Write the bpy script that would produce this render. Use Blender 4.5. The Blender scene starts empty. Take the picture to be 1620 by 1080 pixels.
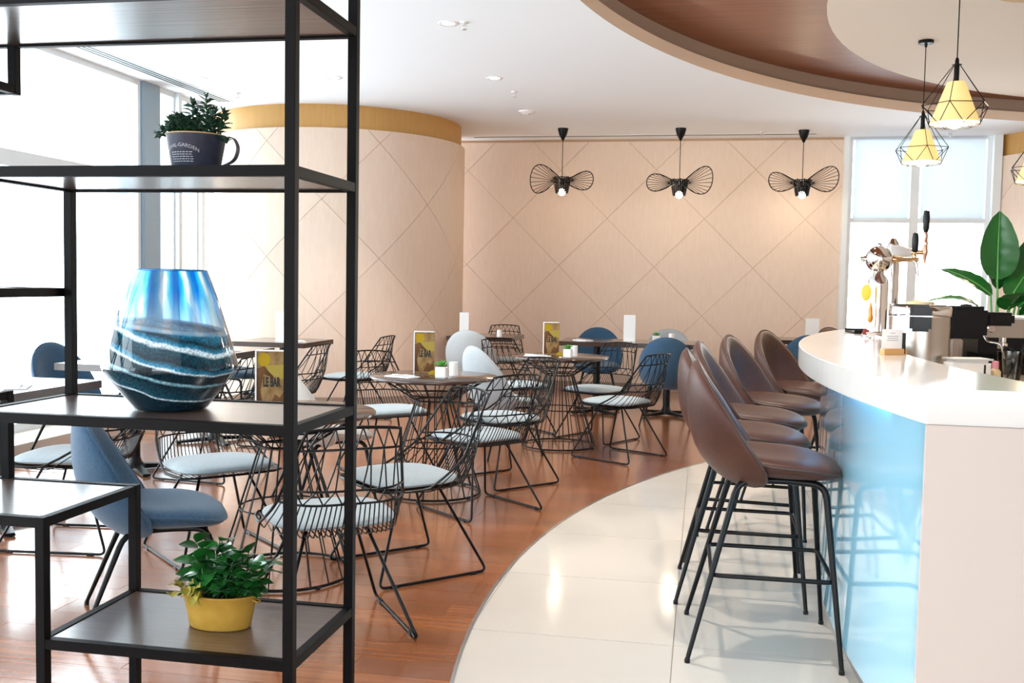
import bpy, bmesh, math, random
from math import sin, cos, pi, sqrt, atan2, atan, radians
from mathutils import Vector, Matrix

random.seed(7)
SC = bpy.context.scene
COL = SC.collection

# ------------------------------------------------------------------ camera, world, light, exposure
CAM_H = 1.33
cam_data = bpy.data.cameras.new('camera')
cam_data.sensor_width = 36.0
cam_data.lens = 36.0 * 1575.0 / 1620.0
cam_data.clip_start = 0.05
cam = bpy.data.objects.new('camera', cam_data)
COL.objects.link(cam)
cam.matrix_world = (Matrix.Translation((0, 0, CAM_H)) @ Matrix.Rotation(atan(300 / 1575), 4, 'Z')
                    @ Matrix.Rotation(pi / 2 - atan(93 / 1575), 4, 'X') @ Matrix.Rotation(0.018, 4, 'Z'))
SC.camera = cam

world = bpy.data.worlds.new('overcast_sky')
SC.world = world
world.use_nodes = True
wn = world.node_tree.nodes
wn['Background'].inputs['Color'].default_value = (0.86, 0.94, 1.0, 1)
wn['Background'].inputs['Strength'].default_value = 4.2

SC.view_settings.view_transform = 'Standard'
SC.view_settings.look = 'None'
SC.view_settings.gamma = 1.0
SC.view_settings.use_curve_mapping = False
SC.view_settings.exposure = 1.0
SC.cycles.use_denoising = True
SC.cycles.max_bounces = 10
SC.cycles.diffuse_bounces = 6
SC.cycles.transparent_max_bounces = 16
SC.cycles.sample_clamp_indirect = 8.0

def area_light(name, loc, direction, sx, sy, energy, color, portal=False):
    l = bpy.data.lights.new(name, 'AREA')
    l.shape = 'RECTANGLE'; l.size = sx; l.size_y = sy; l.energy = energy; l.color = color
    if portal: l.cycles.is_portal = True
    o = bpy.data.objects.new(name, l)
    o.location = loc
    o.rotation_euler = Vector(direction).to_track_quat('-Z', 'Y').to_euler()
    COL.objects.link(o)
    return o
# portals only guide the sampling of the sky through the openings of the room
area_light('sky_portal', (-5.24, 3.0, 1.6), (1, 0, 0), 13.4, 3.1, 1, (1, 1, 1), True)
area_light('sky_portal', (2.42, 12.62, 1.6), (0, -1, 0), 1.7, 3.1, 1, (1, 1, 1), True)
area_light('sky_portal', (0.8, -4.0, 1.55), (0, 1, 0), 4.8, 2.4, 1, (1, 1, 1), True)

CEIL = 3.13
REC = 3.36

# ------------------------------------------------------------------ materials
MATS = {}
def mat(name, color=(0.8, 0.8, 0.8), rough=0.5, metal=0.0, spec=0.5, noise=None, bump=None, coat=0.0, emit=None,
        emit_s=0.0, trans=0.0, sheen=0.0, coords='Object', rnd=0.0, ior=1.45, alpha=1.0):
    """noise=(scale xyz, amount, second colour); bump=(scale xyz, strength)"""
    if name in MATS: return MATS[name]
    m = bpy.data.materials.new(name); m.use_nodes = True
    nt = m.node_tree; b = nt.nodes['Principled BSDF']
    b.inputs['Base Color'].default_value = (*color, 1)
    b.inputs['Roughness'].default_value = rough
    b.inputs['Metallic'].default_value = metal
    b.inputs['Specular IOR Level'].default_value = spec
    b.inputs['Coat Weight'].default_value = coat
    b.inputs['Coat Roughness'].default_value = 0.08
    b.inputs['Transmission Weight'].default_value = trans
    b.inputs['Sheen Weight'].default_value = sheen
    b.inputs['IOR'].default_value = ior
    b.inputs['Alpha'].default_value = alpha
    if emit:
        b.inputs['Emission Color'].default_value = (*emit, 1)
        b.inputs['Emission Strength'].default_value = emit_s
    tc = mp = None
    def tex(scale):
        nonlocal tc
        if tc is None: tc = nt.nodes.new('ShaderNodeTexCoord')
        mp = nt.nodes.new('ShaderNodeMapping')
        mp.inputs['Scale'].default_value = scale
        nt.links.new(tc.outputs[coords], mp.inputs['Vector'])
        n = nt.nodes.new('ShaderNodeTexNoise'); n.inputs['Scale'].default_value = 1.0; n.inputs['Detail'].default_value = 6
        if rnd:
            oi = nt.nodes.new('ShaderNodeObjectInfo')
            mu = nt.nodes.new('ShaderNodeMath'); mu.operation = 'MULTIPLY'; mu.inputs[1].default_value = 37.0
            nt.links.new(oi.outputs['Random'], mu.inputs[0])
            cx = nt.nodes.new('ShaderNodeCombineXYZ'); nt.links.new(mu.outputs[0], cx.inputs[0]); nt.links.new(mu.outputs[0], cx.inputs[2])
            nt.links.new(cx.outputs[0], mp.inputs['Location'])
        nt.links.new(mp.outputs[0], n.inputs['Vector'])
        return n
    if noise:
        n = tex(noise[0])
        r = nt.nodes.new('ShaderNodeValToRGB')
        r.color_ramp.elements[0].position = 0.5 - noise[1]; r.color_ramp.elements[1].position = 0.5 + noise[1]
        r.color_ramp.elements[0].color = (*color, 1); r.color_ramp.elements[1].color = (*noise[2], 1)
        nt.links.new(n.outputs['Fac'], r.inputs[0])
        last = r.outputs[0]
        if rnd:
            hs = nt.nodes.new('ShaderNodeHueSaturation')
            oi = nt.nodes.new('ShaderNodeObjectInfo')
            mr = nt.nodes.new('ShaderNodeMapRange'); mr.inputs[3].default_value = 1 - rnd; mr.inputs[4].default_value = 1 + rnd
            nt.links.new(oi.outputs['Random'], mr.inputs[0]); nt.links.new(mr.outputs[0], hs.inputs['Value'])
            nt.links.new(last, hs.inputs['Color']); last = hs.outputs[0]
        nt.links.new(last, b.inputs['Base Color'])
    if bump:
        n = tex(bump[0])
        bp = nt.nodes.new('ShaderNodeBump'); bp.inputs['Strength'].default_value = bump[1]; bp.inputs['Distance'].default_value = 0.01
        nt.links.new(n.outputs['Fac'], bp.inputs['Height']); nt.links.new(bp.outputs[0], b.inputs['Normal'])
    MATS[name] = m
    return m

WOODFLOOR = mat('wood_floor', (0.23, 0.068, 0.021), 0.24, spec=0.5, noise=((2.2, 38, 10), 0.28, (0.37, 0.130, 0.044)), bump=((3, 60, 10), 0.03), coat=1.0, rnd=0.16)
WOODFLOOR.node_tree.nodes['Principled BSDF'].inputs['Coat Roughness'].default_value = 0.15; WOODFLOOR.node_tree.nodes['Principled BSDF'].inputs['Coat IOR'].default_value = 1.6
MARBLE = mat('cream_marble', (0.58, 0.53, 0.47), 0.10, noise=((1.3, 1.6, 1), 0.3, (0.64, 0.60, 0.545)), spec=0.5, rnd=0.02)
GROUT = mat('grout', (0.30, 0.26, 0.21), 0.8)
STEELTRIM = mat('brushed_steel', (0.62, 0.61, 0.6), 0.32, 1.0, bump=((2, 2, 150), 0.05))
CHROME = mat('chrome', (0.86, 0.85, 0.84), 0.06, 1.0)
BRASS = mat('brass', (0.80, 0.55, 0.30), 0.2, 1.0)
CEILM = mat('white_ceiling_paint', (0.80, 0.84, 0.88), 0.75)
WALLM = mat('peach_wallpaper', (0.70, 0.55, 0.44), 0.62, noise=((30, 30, 6), 0.3, (0.75, 0.61, 0.50)))
GROOVE = mat('wall_groove', (0.46, 0.31, 0.20), 0.7)
GOLD = mat('gold_wall_band', (0.48, 0.26, 0.075), 0.5, noise=((40, 40, 3), 0.3, (0.56, 0.32, 0.10)))
FASCIALIT = mat('cove_lit_fascia_tone', (0.74, 0.60, 0.49), 0.7)  # recess rim: brightness of the cove light is put into the colour
FASCIASHADE_BASEBOARD = mat('fascia_shade_and_taupe_baseboard', (0.34, 0.25, 0.20), 0.7)  # upper recess band: shade put into the colour; baseboards have this tone themselves
WOODCEIL = mat('walnut_ceiling', (0.16, 0.05, 0.02), 0.38, noise=((1.2, 30, 4), 0.3, (0.30, 0.11, 0.05)))
CREAMCEIL = mat('cream_ceiling_paint', (0.80, 0.74, 0.66), 0.8)
FRAMEW = mat('white_window_frame', (0.74, 0.78, 0.80), 0.45)
COLBLUE = mat('blue_grey_column', (0.28, 0.38, 0.46), 0.4)
BLACK = mat('black_powder_coat', (0.003, 0.003, 0.0035), 0.35, spec=0.25)
BLACKPL = mat('black_plastic', (0.005, 0.005, 0.006), 0.35, spec=0.35)
RACKM = mat('bronze_black_frame', (0.0025, 0.002, 0.0022), 0.5, spec=0.13)
SHELFW = mat('dark_oak_shelf', (0.055, 0.034, 0.026), 0.30, spec=.8, noise=((3, 70, 30), 0.28, (0.115, 0.075, 0.06)), bump=((3, 90, 30), 0.10), coat=0.5)
SHELFW.node_tree.nodes['Principled BSDF'].inputs['Coat IOR'].default_value = 1.7; SHELFW.node_tree.nodes['Principled BSDF'].inputs['Coat Roughness'].default_value = 0.2
TABLEW = mat('dark_walnut_top', (0.030, 0.015, 0.011), 0.16, spec=.7, noise=((4, 50, 20), 0.28, (0.055, 0.028, 0.02)), coat=0.2)
CUSH = mat('pale_grey_blue_felt', (0.27, 0.335, 0.37), 0.9, noise=((60, 60, 60), 0.3, (0.35, 0.405, 0.435)), sheen=0.3, bump=((120, 120, 120), 0.15))
BLUEF = mat('denim_blue_fabric', (0.026, 0.070, 0.130), 0.85, noise=((90, 90, 90), 0.3, (0.045, 0.105, 0.18)), spec=.2, sheen=0.25, bump=((160, 160, 160), 0.2))
GREYF = mat('light_grey_fabric', (0.35, 0.38, 0.40), 0.9, noise=((90, 90, 90), 0.3, (0.42, 0.445, 0.46)), spec=.2, sheen=0.1, bump=((160, 160, 160), 0.2))
CREAMF = mat('cream_fabric', (0.52, 0.49, 0.45), 0.9, noise=((90, 90, 90), 0.3, (0.58, 0.55, 0.51)), spec=.2, sheen=0.1, bump=((160, 160, 160), 0.2))
LEATHER = mat('brown_leather', (0.050, 0.018, 0.012), 0.42, spec=.28, noise=((9, 9, 9), 0.3, (0.085, 0.032, 0.020)), bump=((45, 45, 45), 0.10))
PIPING = mat('dark_piping', (0.05, 0.022, 0.015), 0.45)
WHITEST = mat('white_stone_slab', (0.64, 0.62, 0.59), 0.12, noise=((3, 1, 3), 0.3, (0.70, 0.68, 0.65)))
PINKPAN = mat('pinkish_beige_panel', (0.56, 0.475, 0.425), 0.45)
BLUEGL = mat('pale_blue_back_painted_glass', (0.36, 0.70, 0.88), 0.05, spec=0.9, coat=1.0)
WORKTOP = mat('cream_worktop', (0.72, 0.60, 0.45), 0.35)
WHITEPL = mat('white_plastic', (0.82, 0.82, 0.80), 0.4)
CERAMIC = mat('white_ceramic', (0.84, 0.84, 0.83), 0.2)
PAPER = mat('white_paper', (0.85, 0.85, 0.85), 0.7)
GREENL = mat('succulent_green', (0.08, 0.36, 0.05), 0.4)
YEL = mat('yellow_print', (0.42, 0.27, 0.01), 0.5, spec=.2)
LIME = mat('lime_yellow', (0.36, 0.27, 0.05), 0.5, spec=.2)
PRINTBR = mat('brown_print', (0.05, 0.018, 0.008), 0.5, noise=((14, 14, 9), 0.25, (0.22, 0.10, 0.035)), spec=.2)
PRINTTAN = mat('tan_print', (0.17, 0.085, 0.03), 0.5, noise=((26, 26, 16), 0.2, (0.38, 0.25, 0.10)), spec=.2)
INK = mat('black_ink', (0.01, 0.008, 0.006), 0.5)
LEAF = mat('glossy_green_leaf', (0.006, 0.060, 0.012), 0.28, noise=((8, 8, 8), 0.3, (0.016, 0.13, 0.018)), rnd=0.45, spec=0.6)
LEAFY = mat('yellow_variegated_leaf', (0.42, 0.33, 0.04), 0.4, noise=((40, 40, 40), 0.3, (0.20, 0.20, 0.03)))
LEAFD = mat('dark_green_leaf', (0.010, 0.035, 0.020), 0.4, noise=((10, 10, 10), 0.3, (0.02, 0.06, 0.03)))
LEAFB = mat('broad_green_leaf', (0.004, 0.075, 0.010), 0.25, noise=((4, 4, 4), 0.3, (0.008, 0.12, 0.018)), spec=0.6)
LEAFV = mat('leaf_vein', (0.10, 0.36, 0.08), 0.4)
YPOT = mat('yellow_painted_tin', (0.36, 0.20, 0.028), 0.5, noise=((30, 30, 30), 0.3, (0.44, 0.26, 0.045)), spec=.25, bump=((90, 90, 90), 0.1))
SOIL = mat('dark_soil', (0.03, 0.02, 0.012), 0.95)
CUPM = mat('dark_blue_enamel', (0.022, 0.026, 0.045), 0.45, noise=((50, 50, 50), 0.3, (0.035, 0.04, 0.065)))
CUPRIM = mat('tan_rim', (0.42, 0.30, 0.14), 0.5)
GREYINK = mat('pale_grey_ink', (0.34, 0.36, 0.40), 0.6)
BULB = mat('lit_bulb', (1, 1, 1), 0.4, emit=(1.0, 0.93, 0.80), emit_s=9.0)
SHADE = mat('lit_cream_shade', (0.70, 0.52, 0.26), 0.8, emit=(1.0, 0.66, 0.22), emit_s=0.36)
DOWNL = mat('lit_downlight_lens', (1, 1, 1), 0.4, emit=(1.0, 0.95, 0.86), emit_s=10.0)
LEDB = mat('blue_led_strip', (0.2, 0.6, 1), 0.4, emit=(0.12, 0.55, 1.0), emit_s=6.0)
DARKGAP = mat('dark_slot', (0.02, 0.05, 0.06), 0.6)
SINKST = mat('stainless_steel', (0.56, 0.52, 0.48), 0.24, 1.0, bump=((180, 180, 3), 0.04))
WOODBLK = mat('oak_block', (0.50, 0.27, 0.09), 0.5, noise=((8, 60, 60), 0.3, (0.62, 0.36, 0.14)))
MACHINE = mat('champagne_metal', (0.50, 0.44, 0.37), 0.35, 0.7)
AMBER = mat('amber_glass', (0.85, 0.36, 0.04), 0.1, trans=0.3)
REDP = mat('red_enamel', (0.28, 0.03, 0.025), 0.3)
PINKP = mat('pink_cap', (0.75, 0.30, 0.38), 0.5)
LIDTAN = mat('tan_lid', (0.66, 0.52, 0.30), 0.4)
DIRTC = mat('plinth_cream', (0.66, 0.60, 0.52), 0.5)

def thin_glass(name, tint, rough=0.0, refl=0.10):
    m = bpy.data.materials.new(name); m.use_nodes = True
    nt = m.node_tree; nt.nodes.clear()
    out = nt.nodes.new('ShaderNodeOutputMaterial'); mx = nt.nodes.new('ShaderNodeMixShader')
    tr = nt.nodes.new('ShaderNodeBsdfTransparent'); tr.inputs[0].default_value = (*tint, 1)
    gl = nt.nodes.new('ShaderNodeBsdfGlossy'); gl.inputs['Roughness'].default_value = rough
    fr = nt.nodes.new('ShaderNodeLayerWeight'); fr.inputs[0].default_value = refl
    nt.links.new(fr.outputs['Fresnel'], mx.inputs[0]); nt.links.new(tr.outputs[0], mx.inputs[1]); nt.links.new(gl.outputs[0], mx.inputs[2])
    nt.links.new(mx.outputs[0], out.inputs[0])
    return m
GLASS = thin_glass('clear_window_glass', (0.96, 0.98, 0.98))
CLEARG = thin_glass('clear_drinking_glass', (0.85, 0.86, 0.86), refl=0.35)
ACRYL = thin_glass('clear_acrylic', (0.92, 0.93, 0.93), refl=0.15)

def blind_mat():
    m = bpy.data.materials.new('white_roller_blind'); m.use_nodes = True
    nt = m.node_tree; nt.nodes.clear()
    out = nt.nodes.new('ShaderNodeOutputMaterial'); mx = nt.nodes.new('ShaderNodeMixShader'); mx.inputs[0].default_value = 0.5
    d = nt.nodes.new('ShaderNodeBsdfDiffuse'); d.inputs[0].default_value = (0.86, 0.90, 0.95, 1)
    t = nt.nodes.new('ShaderNodeBsdfTranslucent'); t.inputs[0].default_value = (0.58, 0.62, 0.65, 1)
    nt.links.new(d.outputs[0], mx.inputs[1]); nt.links.new(t.outputs[0], mx.inputs[2]); nt.links.new(mx.outputs[0], out.inputs[0])
    return m
BLIND = blind_mat()

def vase_mat():
    m = bpy.data.materials.new('swirled_blue_art_glass'); m.use_nodes = True
    nt = m.node_tree; b = nt.nodes['Principled BSDF']; L = nt.links.new
    tc = nt.nodes.new('ShaderNodeTexCoord'); sep = nt.nodes.new('ShaderNodeSeparateXYZ'); L(tc.outputs['Object'], sep.inputs[0])
    def math_(op, a, bb):
        n = nt.nodes.new('ShaderNodeMath'); n.operation = op
        for i, v in enumerate((a, bb)):
            if v is None: continue
            if isinstance(v, (int, float)): n.inputs[i].default_value = v
            else: L(v, n.inputs[i])
        return n.outputs[0]
    def ramp(inp, stops):
        r = nt.nodes.new('ShaderNodeValToRGB'); cr = r.color_ramp
        while len(cr.elements) < len(stops): cr.elements.new(0.5)
        for e, (p, c) in zip(cr.elements, stops): e.position = p; e.color = (*c, 1)
        L(inp, r.inputs[0]); return r.outputs[0]
    ns = nt.nodes.new('ShaderNodeTexNoise'); ns.inputs['Scale'].default_value = 5; ns.inputs['Detail'].default_value = 3
    L(tc.outputs['Object'], ns.inputs['Vector'])
    fine = nt.nodes.new('ShaderNodeTexNoise'); fine.inputs['Scale'].default_value = 160; L(tc.outputs['Object'], fine.inputs['Vector'])
    # tilted bands in the lower half:   h = z + 0.17 x + noise
    h = math_('ADD', math_('ADD', sep.outputs[2], math_('MULTIPLY', sep.outputs[0], 0.24)), math_('MULTIPLY', math_('SUBTRACT', ns.outputs[0], 0.5), 0.05))
    T = (0.004, 0.022, 0.035); T2 = (0.010, 0.065, 0.10); W = (0.62, 0.80, 0.88); A = (0.02, 0.22, 0.38)
    hn = math_('DIVIDE', h, 0.27)
    low = ramp(hn, [(0, T), (0.20, T), (0.215, W), (0.23, T2), (0.38, T), (0.41, (0.25, 0.5, 0.6)), (0.43, T), (0.53, T), (0.55, W), (0.565, A), (0.62, T), (0.72, T2), (0.745, W), (0.765, W), (0.785, A), (0.84, T), (0.92, A), (1.0, (0.06, 0.40, 0.62))])
    speck = ramp(fine.outputs[0], [(0.35, (0.55, 0.55, 0.55)), (0.7, (1.5, 1.5, 1.5))])
    mulc = nt.nodes.new('ShaderNodeMix'); mulc.data_type = 'RGBA'; mulc.blend_type = 'MULTIPLY'; mulc.inputs['Factor'].default_value = 1
    L(low, mulc.inputs[6]); L(speck, mulc.inputs[7])
    # vertical streaks in the upper half
    ang = math_('ARCTAN2', sep.outputs[1], sep.outputs[0])
    wob = math_('MULTIPLY', math_('SUBTRACT', ns.outputs[0], 0.5), 0.9)
    st = math_('ADD', math_('MULTIPLY', ang, 1.0), math_('ADD', wob, math_('MULTIPLY', sep.outputs[2], 0.7)))
    sw = math_('SINE', math_('MULTIPLY', st, 11.0), None)
    up = ramp(math_('ADD', math_('MULTIPLY', sw, 0.5), 0.5), [(0, (0.01, 0.36, 0.80)), (0.35, (0.06, 0.55, 0.90)), (0.72, (0.26, 0.70, 0.94)), (0.86, (0.88, 0.95, 1.0)), (1, (0.95, 0.98, 1.0))])
    h2 = math_('ADD', sep.outputs[2], math_('MULTIPLY', sep.outputs[0], 0.12))
    edge = nt.nodes.new('ShaderNodeMapRange'); L(h2, edge.inputs[0]); edge.inputs[1].default_value = 0.228; edge.inputs[2].default_value = 0.243
    mx = nt.nodes.new('ShaderNodeMix'); mx.data_type = 'RGBA'; L(edge.outputs[0], mx.inputs['Factor']); L(mulc.outputs[2], mx.inputs[6]); L(up, mx.inputs[7])
    pale = nt.nodes.new('ShaderNodeMapRange'); L(sep.outputs[2], pale.inputs[0]); pale.inputs[1].default_value = 0.34; pale.inputs[2].default_value = 0.22
    wh = nt.nodes.new('ShaderNodeMix'); wh.data_type = 'RGBA'; L(math_('MULTIPLY', math_('MULTIPLY', pale.outputs[0], edge.outputs[0]), 0.75), wh.inputs['Factor']); L(mx.outputs[2], wh.inputs[6]); wh.inputs[7].default_value = (0.80, 0.92, 1.0, 1)
    L(wh.outputs[2], b.inputs['Base Color'])
    tm = math_('MULTIPLY', edge.outputs[0], 0.85); L(tm, b.inputs['Transmission Weight'])
    b.inputs['Roughness'].default_value = 0.04; b.inputs['IOR'].default_value = 1.3; b.inputs['Coat Weight'].default_value = 0.6; b.inputs['Coat Roughness'].default_value = 0.02
    return m
VASEM = vase_mat()

# ------------------------------------------------------------------ mesh helpers
class MB:
    def __init__(s): s.v = []; s.f = []
    def add(s, vs, fs):
        o = len(s.v); s.v += [Vector(p) for p in vs]; s.f += [tuple(i + o for i in f) for f in fs]; return s
    def box(s, x0, x1, y0, y1, z0, z1, M=None):
        vs = [Vector((x, y, z)) for z in (z0, z1) for y in (y0, y1) for x in (x0, x1)]
        if M: vs = [M @ p for p in vs]
        return s.add(vs, [(0, 2, 3, 1), (4, 5, 7, 6), (0, 1, 5, 4), (1, 3, 7, 5), (3, 2, 6, 7), (2, 0, 4, 6)])
    def tube(s, pts, r, n=6, closed=False):
        pts = [Vector(p) for p in pts]; k = len(pts)
        if k < 2: return s
        rr = r if isinstance(r, (list, tuple)) else [r] * k
        T = []
        for i in range(k):
            a = pts[i - 1] if (i > 0 or closed) else pts[0]
            c = pts[(i + 1) % k] if (i < k - 1 or closed) else pts[-1]
            T.append((c - a).normalized() if (c - a).length > 1e-9 else Vector((0, 0, 1)))
        ref = Vector((0, 0, 1)) if abs(T[0].z) < 0.9 else Vector((1, 0, 0))
        N = (ref - T[0] * ref.dot(T[0])).normalized()
        vs = []
        for i in range(k):
            N = N - T[i] * N.dot(T[i])
            if N.length < 1e-6: N = T[i].orthogonal()
            N.normalize(); B = T[i].cross(N)
            for j in range(n):
                a = 2 * pi * j / n
                vs.append(pts[i] + (N * cos(a) + B * sin(a)) * rr[i])
        fs = []
        for i in range(k if closed else k - 1):
            for j in range(n):
                a = i * n + j; b = i * n + (j + 1) % n; i2 = (i + 1) % k
                fs.append((a, b, i2 * n + (j + 1) % n, i2 * n + j))
        if not closed: fs += [tuple(reversed(range(n))), tuple((k - 1) * n + j for j in range(n))]
        return s.add(vs, fs)
    def lathe(s, prof, n=24, c=(0, 0, 0), sx=1.0, sy=1.0, M=None):
        vs = []; k = len(prof)
        for r, z in prof:
            for j in range(n):
                a = 2 * pi * j / n
                p = Vector((c[0] + r * cos(a) * sx, c[1] + r * sin(a) * sy, c[2] + z))
                vs.append(M @ p if M else p)
        fs = [(i * n + j, i * n + (j + 1) % n, (i + 1) * n + (j + 1) % n, (i + 1) * n + j) for i in range(k - 1) for j in range(n)]
        if prof[0][0] > 1e-5: fs.append(tuple(reversed(range(n))))
        if prof[-1][0] > 1e-5: fs.append(tuple((k - 1) * n + j for j in range(n)))
        return s.add(vs, fs)
    def ball(s, c, r, nu=14, nv=9, sz=1.0):
        return s.lathe([(max(r * sin(pi * i / nv), 1e-6), -r * sz * cos(pi * i / nv)) for i in range(nv + 1)], nu, c)
    def prism(s, poly, z0, z1, M=None):
        k = len(poly)
        vs = [Vector((x, y, z)) for z in (z0, z1) for x, y in poly]
        if M: vs = [M @ p for p in vs]
        return s.add(vs, [tuple(reversed(range(k))), tuple(range(k, 2 * k))] + [(i, (i + 1) % k, k + (i + 1) % k, k + i) for i in range(k)])
    def mesh(s, name, m, smooth=False, bevel=0, weld=True):
        me = bpy.data.meshes.new(name)
        me.from_pydata([tuple(p) for p in s.v], [], s.f)
        bm = bmesh.new(); bm.from_mesh(me)
        if weld: bmesh.ops.remove_doubles(bm, verts=bm.verts, dist=1e-6)
        if bevel:
            es = [e for e in bm.edges if len(e.link_faces) == 2 and e.calc_face_angle(0) > 0.6]
            bmesh.ops.bevel(bm, geom=es, offset=bevel, segments=2, affect='EDGES', clamp_overlap=True)
        bmesh.ops.recalc_face_normals(bm, faces=bm.faces)
        if smooth:
            for f in bm.faces: f.smooth = True
            for e in bm.edges:
                if len(e.link_faces) == 2 and e.calc_face_angle(0) > 0.9: e.smooth = False
        bm.to_mesh(me); bm.free()
        if m: me.materials.append(m)
        return me
    def build(s, name, m, parent=None, smooth=False, bevel=0, stuff=False, label=None):
        return link(name, s.mesh(name, m, smooth, bevel), parent, stuff, label)

def link(name, me, parent=None, stuff=False, label=None):
    o = bpy.data.objects.new(name, me); COL.objects.link(o)
    if parent: o.parent = parent
    if stuff: o['kind'] = 'stuff'
    if label: o['label'] = label
    return o

def tag(o, label, cat, group=None):
    o['label'] = label; o['category'] = cat
    if group: o['group'] = group
    return o

def thing(name, label, cat, loc=(0, 0, 0), rz=0.0, group=None):
    o = bpy.data.objects.new(name, None); COL.objects.link(o)
    o.empty_display_size = 0.1
    o.location = loc; o.rotation_euler = (0, 0, rz)
    return tag(o, label, cat, group)

def struct(o, label=None):
    o['kind'] = 'structure'
    if label: o['label'] = label
    return o

def copy_tree(o, parent=None):
    c = o.copy(); COL.objects.link(c); c.parent = parent
    for ch in list(o.children): copy_tree(ch, c)
    return c

class Proto:
    def __init__(s, root): s.root = root; s.n = 0
    def put(s, loc, rz, label, group=None):
        o = s.root if s.n == 0 else copy_tree(s.root)
        s.n += 1
        o.location = loc; o.rotation_euler = (0, 0, rz); o['label'] = label
        if group: o['group'] = group
        return o

def face_dir(dx, dy):      # rotation that turns local +Y to (dx,dy)
    return atan2(-dx, dy)

def clip_poly(poly, inside, cross):
    out = []
    for i in range(len(poly)):
        a = poly[i - 1]; b = poly[i]
        ia, ib = inside(a), inside(b)
        if ia != ib: out.append(cross(a, b))
        if ib: out.append(b)
    return out
def clip_half(poly, ax, val, keep_less):
    def ins(p): return p[ax] <= val if keep_less else p[ax] >= val
    def crs(a, b):
        t = (val - a[ax]) / (b[ax] - a[ax]); return (a[0] + (b[0] - a[0]) * t, a[1] + (b[1] - a[1]) * t)
    return clip_poly(poly, ins, crs) if poly else poly
def clip_rect(poly, x0, x1, y0, y1):
    for ax, v, k in ((0, x0, False), (0, x1, True), (1, y0, False), (1, y1, True)): poly = clip_half(poly, ax, v, k)
    return poly

def text_obj(txt, size, m, parent, M, name='lettering', extrude=0.0006, label=None, fit=None, bold=0.0):
    cu = bpy.data.curves.new('txt', 'FONT'); cu.body = txt; cu.size = size; cu.align_x = 'CENTER'; cu.align_y = 'CENTER'; cu.extrude = extrude
    cu.resolution_u = 2; cu.offset = bold
    to = bpy.data.objects.new('txt', cu); COL.objects.link(to)
    dg = bpy.context.evaluated_depsgraph_get(); dg.update()
    me = bpy.data.meshes.new_from_object(to.evaluated_get(dg))
    bpy.data.objects.remove(to); bpy.data.curves.remove(cu)
    for v in me.vertices: v.co = (fit(v.co) if fit else M @ v.co)
    me.materials.clear(); me.materials.append(m)
    return link(name, me, parent, label=label)

# ================================================================== STRUCTURE
# ---- wooden floor: a base slab and single planks as far as they can be told apart
base = MB().box(-5.25, 7.5, -4, 12.65, -0.12, -0.003).build('floor', WOODFLOOR)
struct(base, 'orange brown wooden plank floor of the dining area')
MC = (6.11, 4.166); MR = 6.968          # rim of the cream tiled floor (circle round the bar)
plank_w, plank_l = 0.155, 1.42
plank_me = MB().box(-plank_l / 2 + .001, plank_l / 2 - .001, -plank_w / 2 + .0008, plank_w / 2 - .0008, -0.004, 0.0).mesh('plank', WOODFLOOR, bevel=0.0005)
row = 0; y = 2.15
while y < 9.4:
    off = (row * 0.53) % 1.0 * plank_l
    x = -5.0 + off - plank_l
    while x < 0.6:
        cx, cy = x + plank_l / 2, y
        inside = sqrt((x - MC[0]) ** 2 + (cy - MC[1]) ** 2) < MR - 0.1
        if cx - plank_l / 2 > -5.25 and not inside and cx > -5.0 + 0:
            p = link('plank', plank_me, base); p.location = (cx, cy, 0)
        x += plank_l
    y += plank_w; row += 1

# ---- cream marble floor clipped to the circle
mb = MB(); arc = []
for i in range(97):
    a = pi / 2 + pi * i / 96
    arc.append((MC[0] + MR * cos(a), MC[1] + MR * sin(a)))
mb.prism(arc + [(7.4, MC[1] - MR), (7.4, MC[1] + MR)], -0.004, 0.0012)
tilebase = struct(mb.build('floor_tiled', GROUT), 'glossy cream marble tile floor in front of the bar')
ts = 0.77
for ix in range(-2, 5):
    for iy in range(-8, 9):
        x0 = -0.07 + ix * ts; y0 = 3.655 + iy * ts
        if not (0.3 < y0 + ts and y0 < 11.0) or x0 > 2.2: continue
        g = 0.0018
        # fine polygon clipped to the circle by the convex arc
        poly = [(x0 + g, y0 + g), (x0 + ts - g, y0 + g), (x0 + ts - g, y0 + ts - g), (x0 + g, y0 + ts - g)]
        for k in range(len(arc) - 1):
            a, b = arc[k], arc[k + 1]
            nx, ny = (b[1] - a[1]), -(b[0] - a[0])
            cxx = (MC[0] - a[0]) * nx + (MC[1] - a[1]) * ny
            if cxx < 0: nx, ny = -nx, -ny
            def ins(p, a=a, nx=nx, ny=ny): return (p[0] - a[0]) * nx + (p[1] - a[1]) * ny >= 0
            def crs(p, q, a=a, nx=nx, ny=ny):
                d0 = (p[0] - a[0]) * nx + (p[1] - a[1]) * ny; d1 = (q[0] - a[0]) * nx + (q[1] - a[1]) * ny
                t = d0 / (d0 - d1); return (p[0] + (q[0] - p[0]) * t, p[1] + (q[1] - p[1]) * t)
            poly = clip_poly(poly, ins, crs)
            if not poly: break
        if len(poly) < 3: continue
        MB().prism(poly, 0.0, 0.003).build('tile', MARBLE, tilebase)
tr = MB()
pts = [(MC[0] + (MR + .006) * cos(pi / 2 + pi * i / 120), MC[1] + (MR + .006) * sin(pi / 2 + pi * i / 120)) for i in range(121)]
pin = [(MC[0] + (MR - .008) * cos(pi / 2 + pi * i / 120), MC[1] + (MR - .008) * sin(pi / 2 + pi * i / 120)) for i in range(121)]
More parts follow.
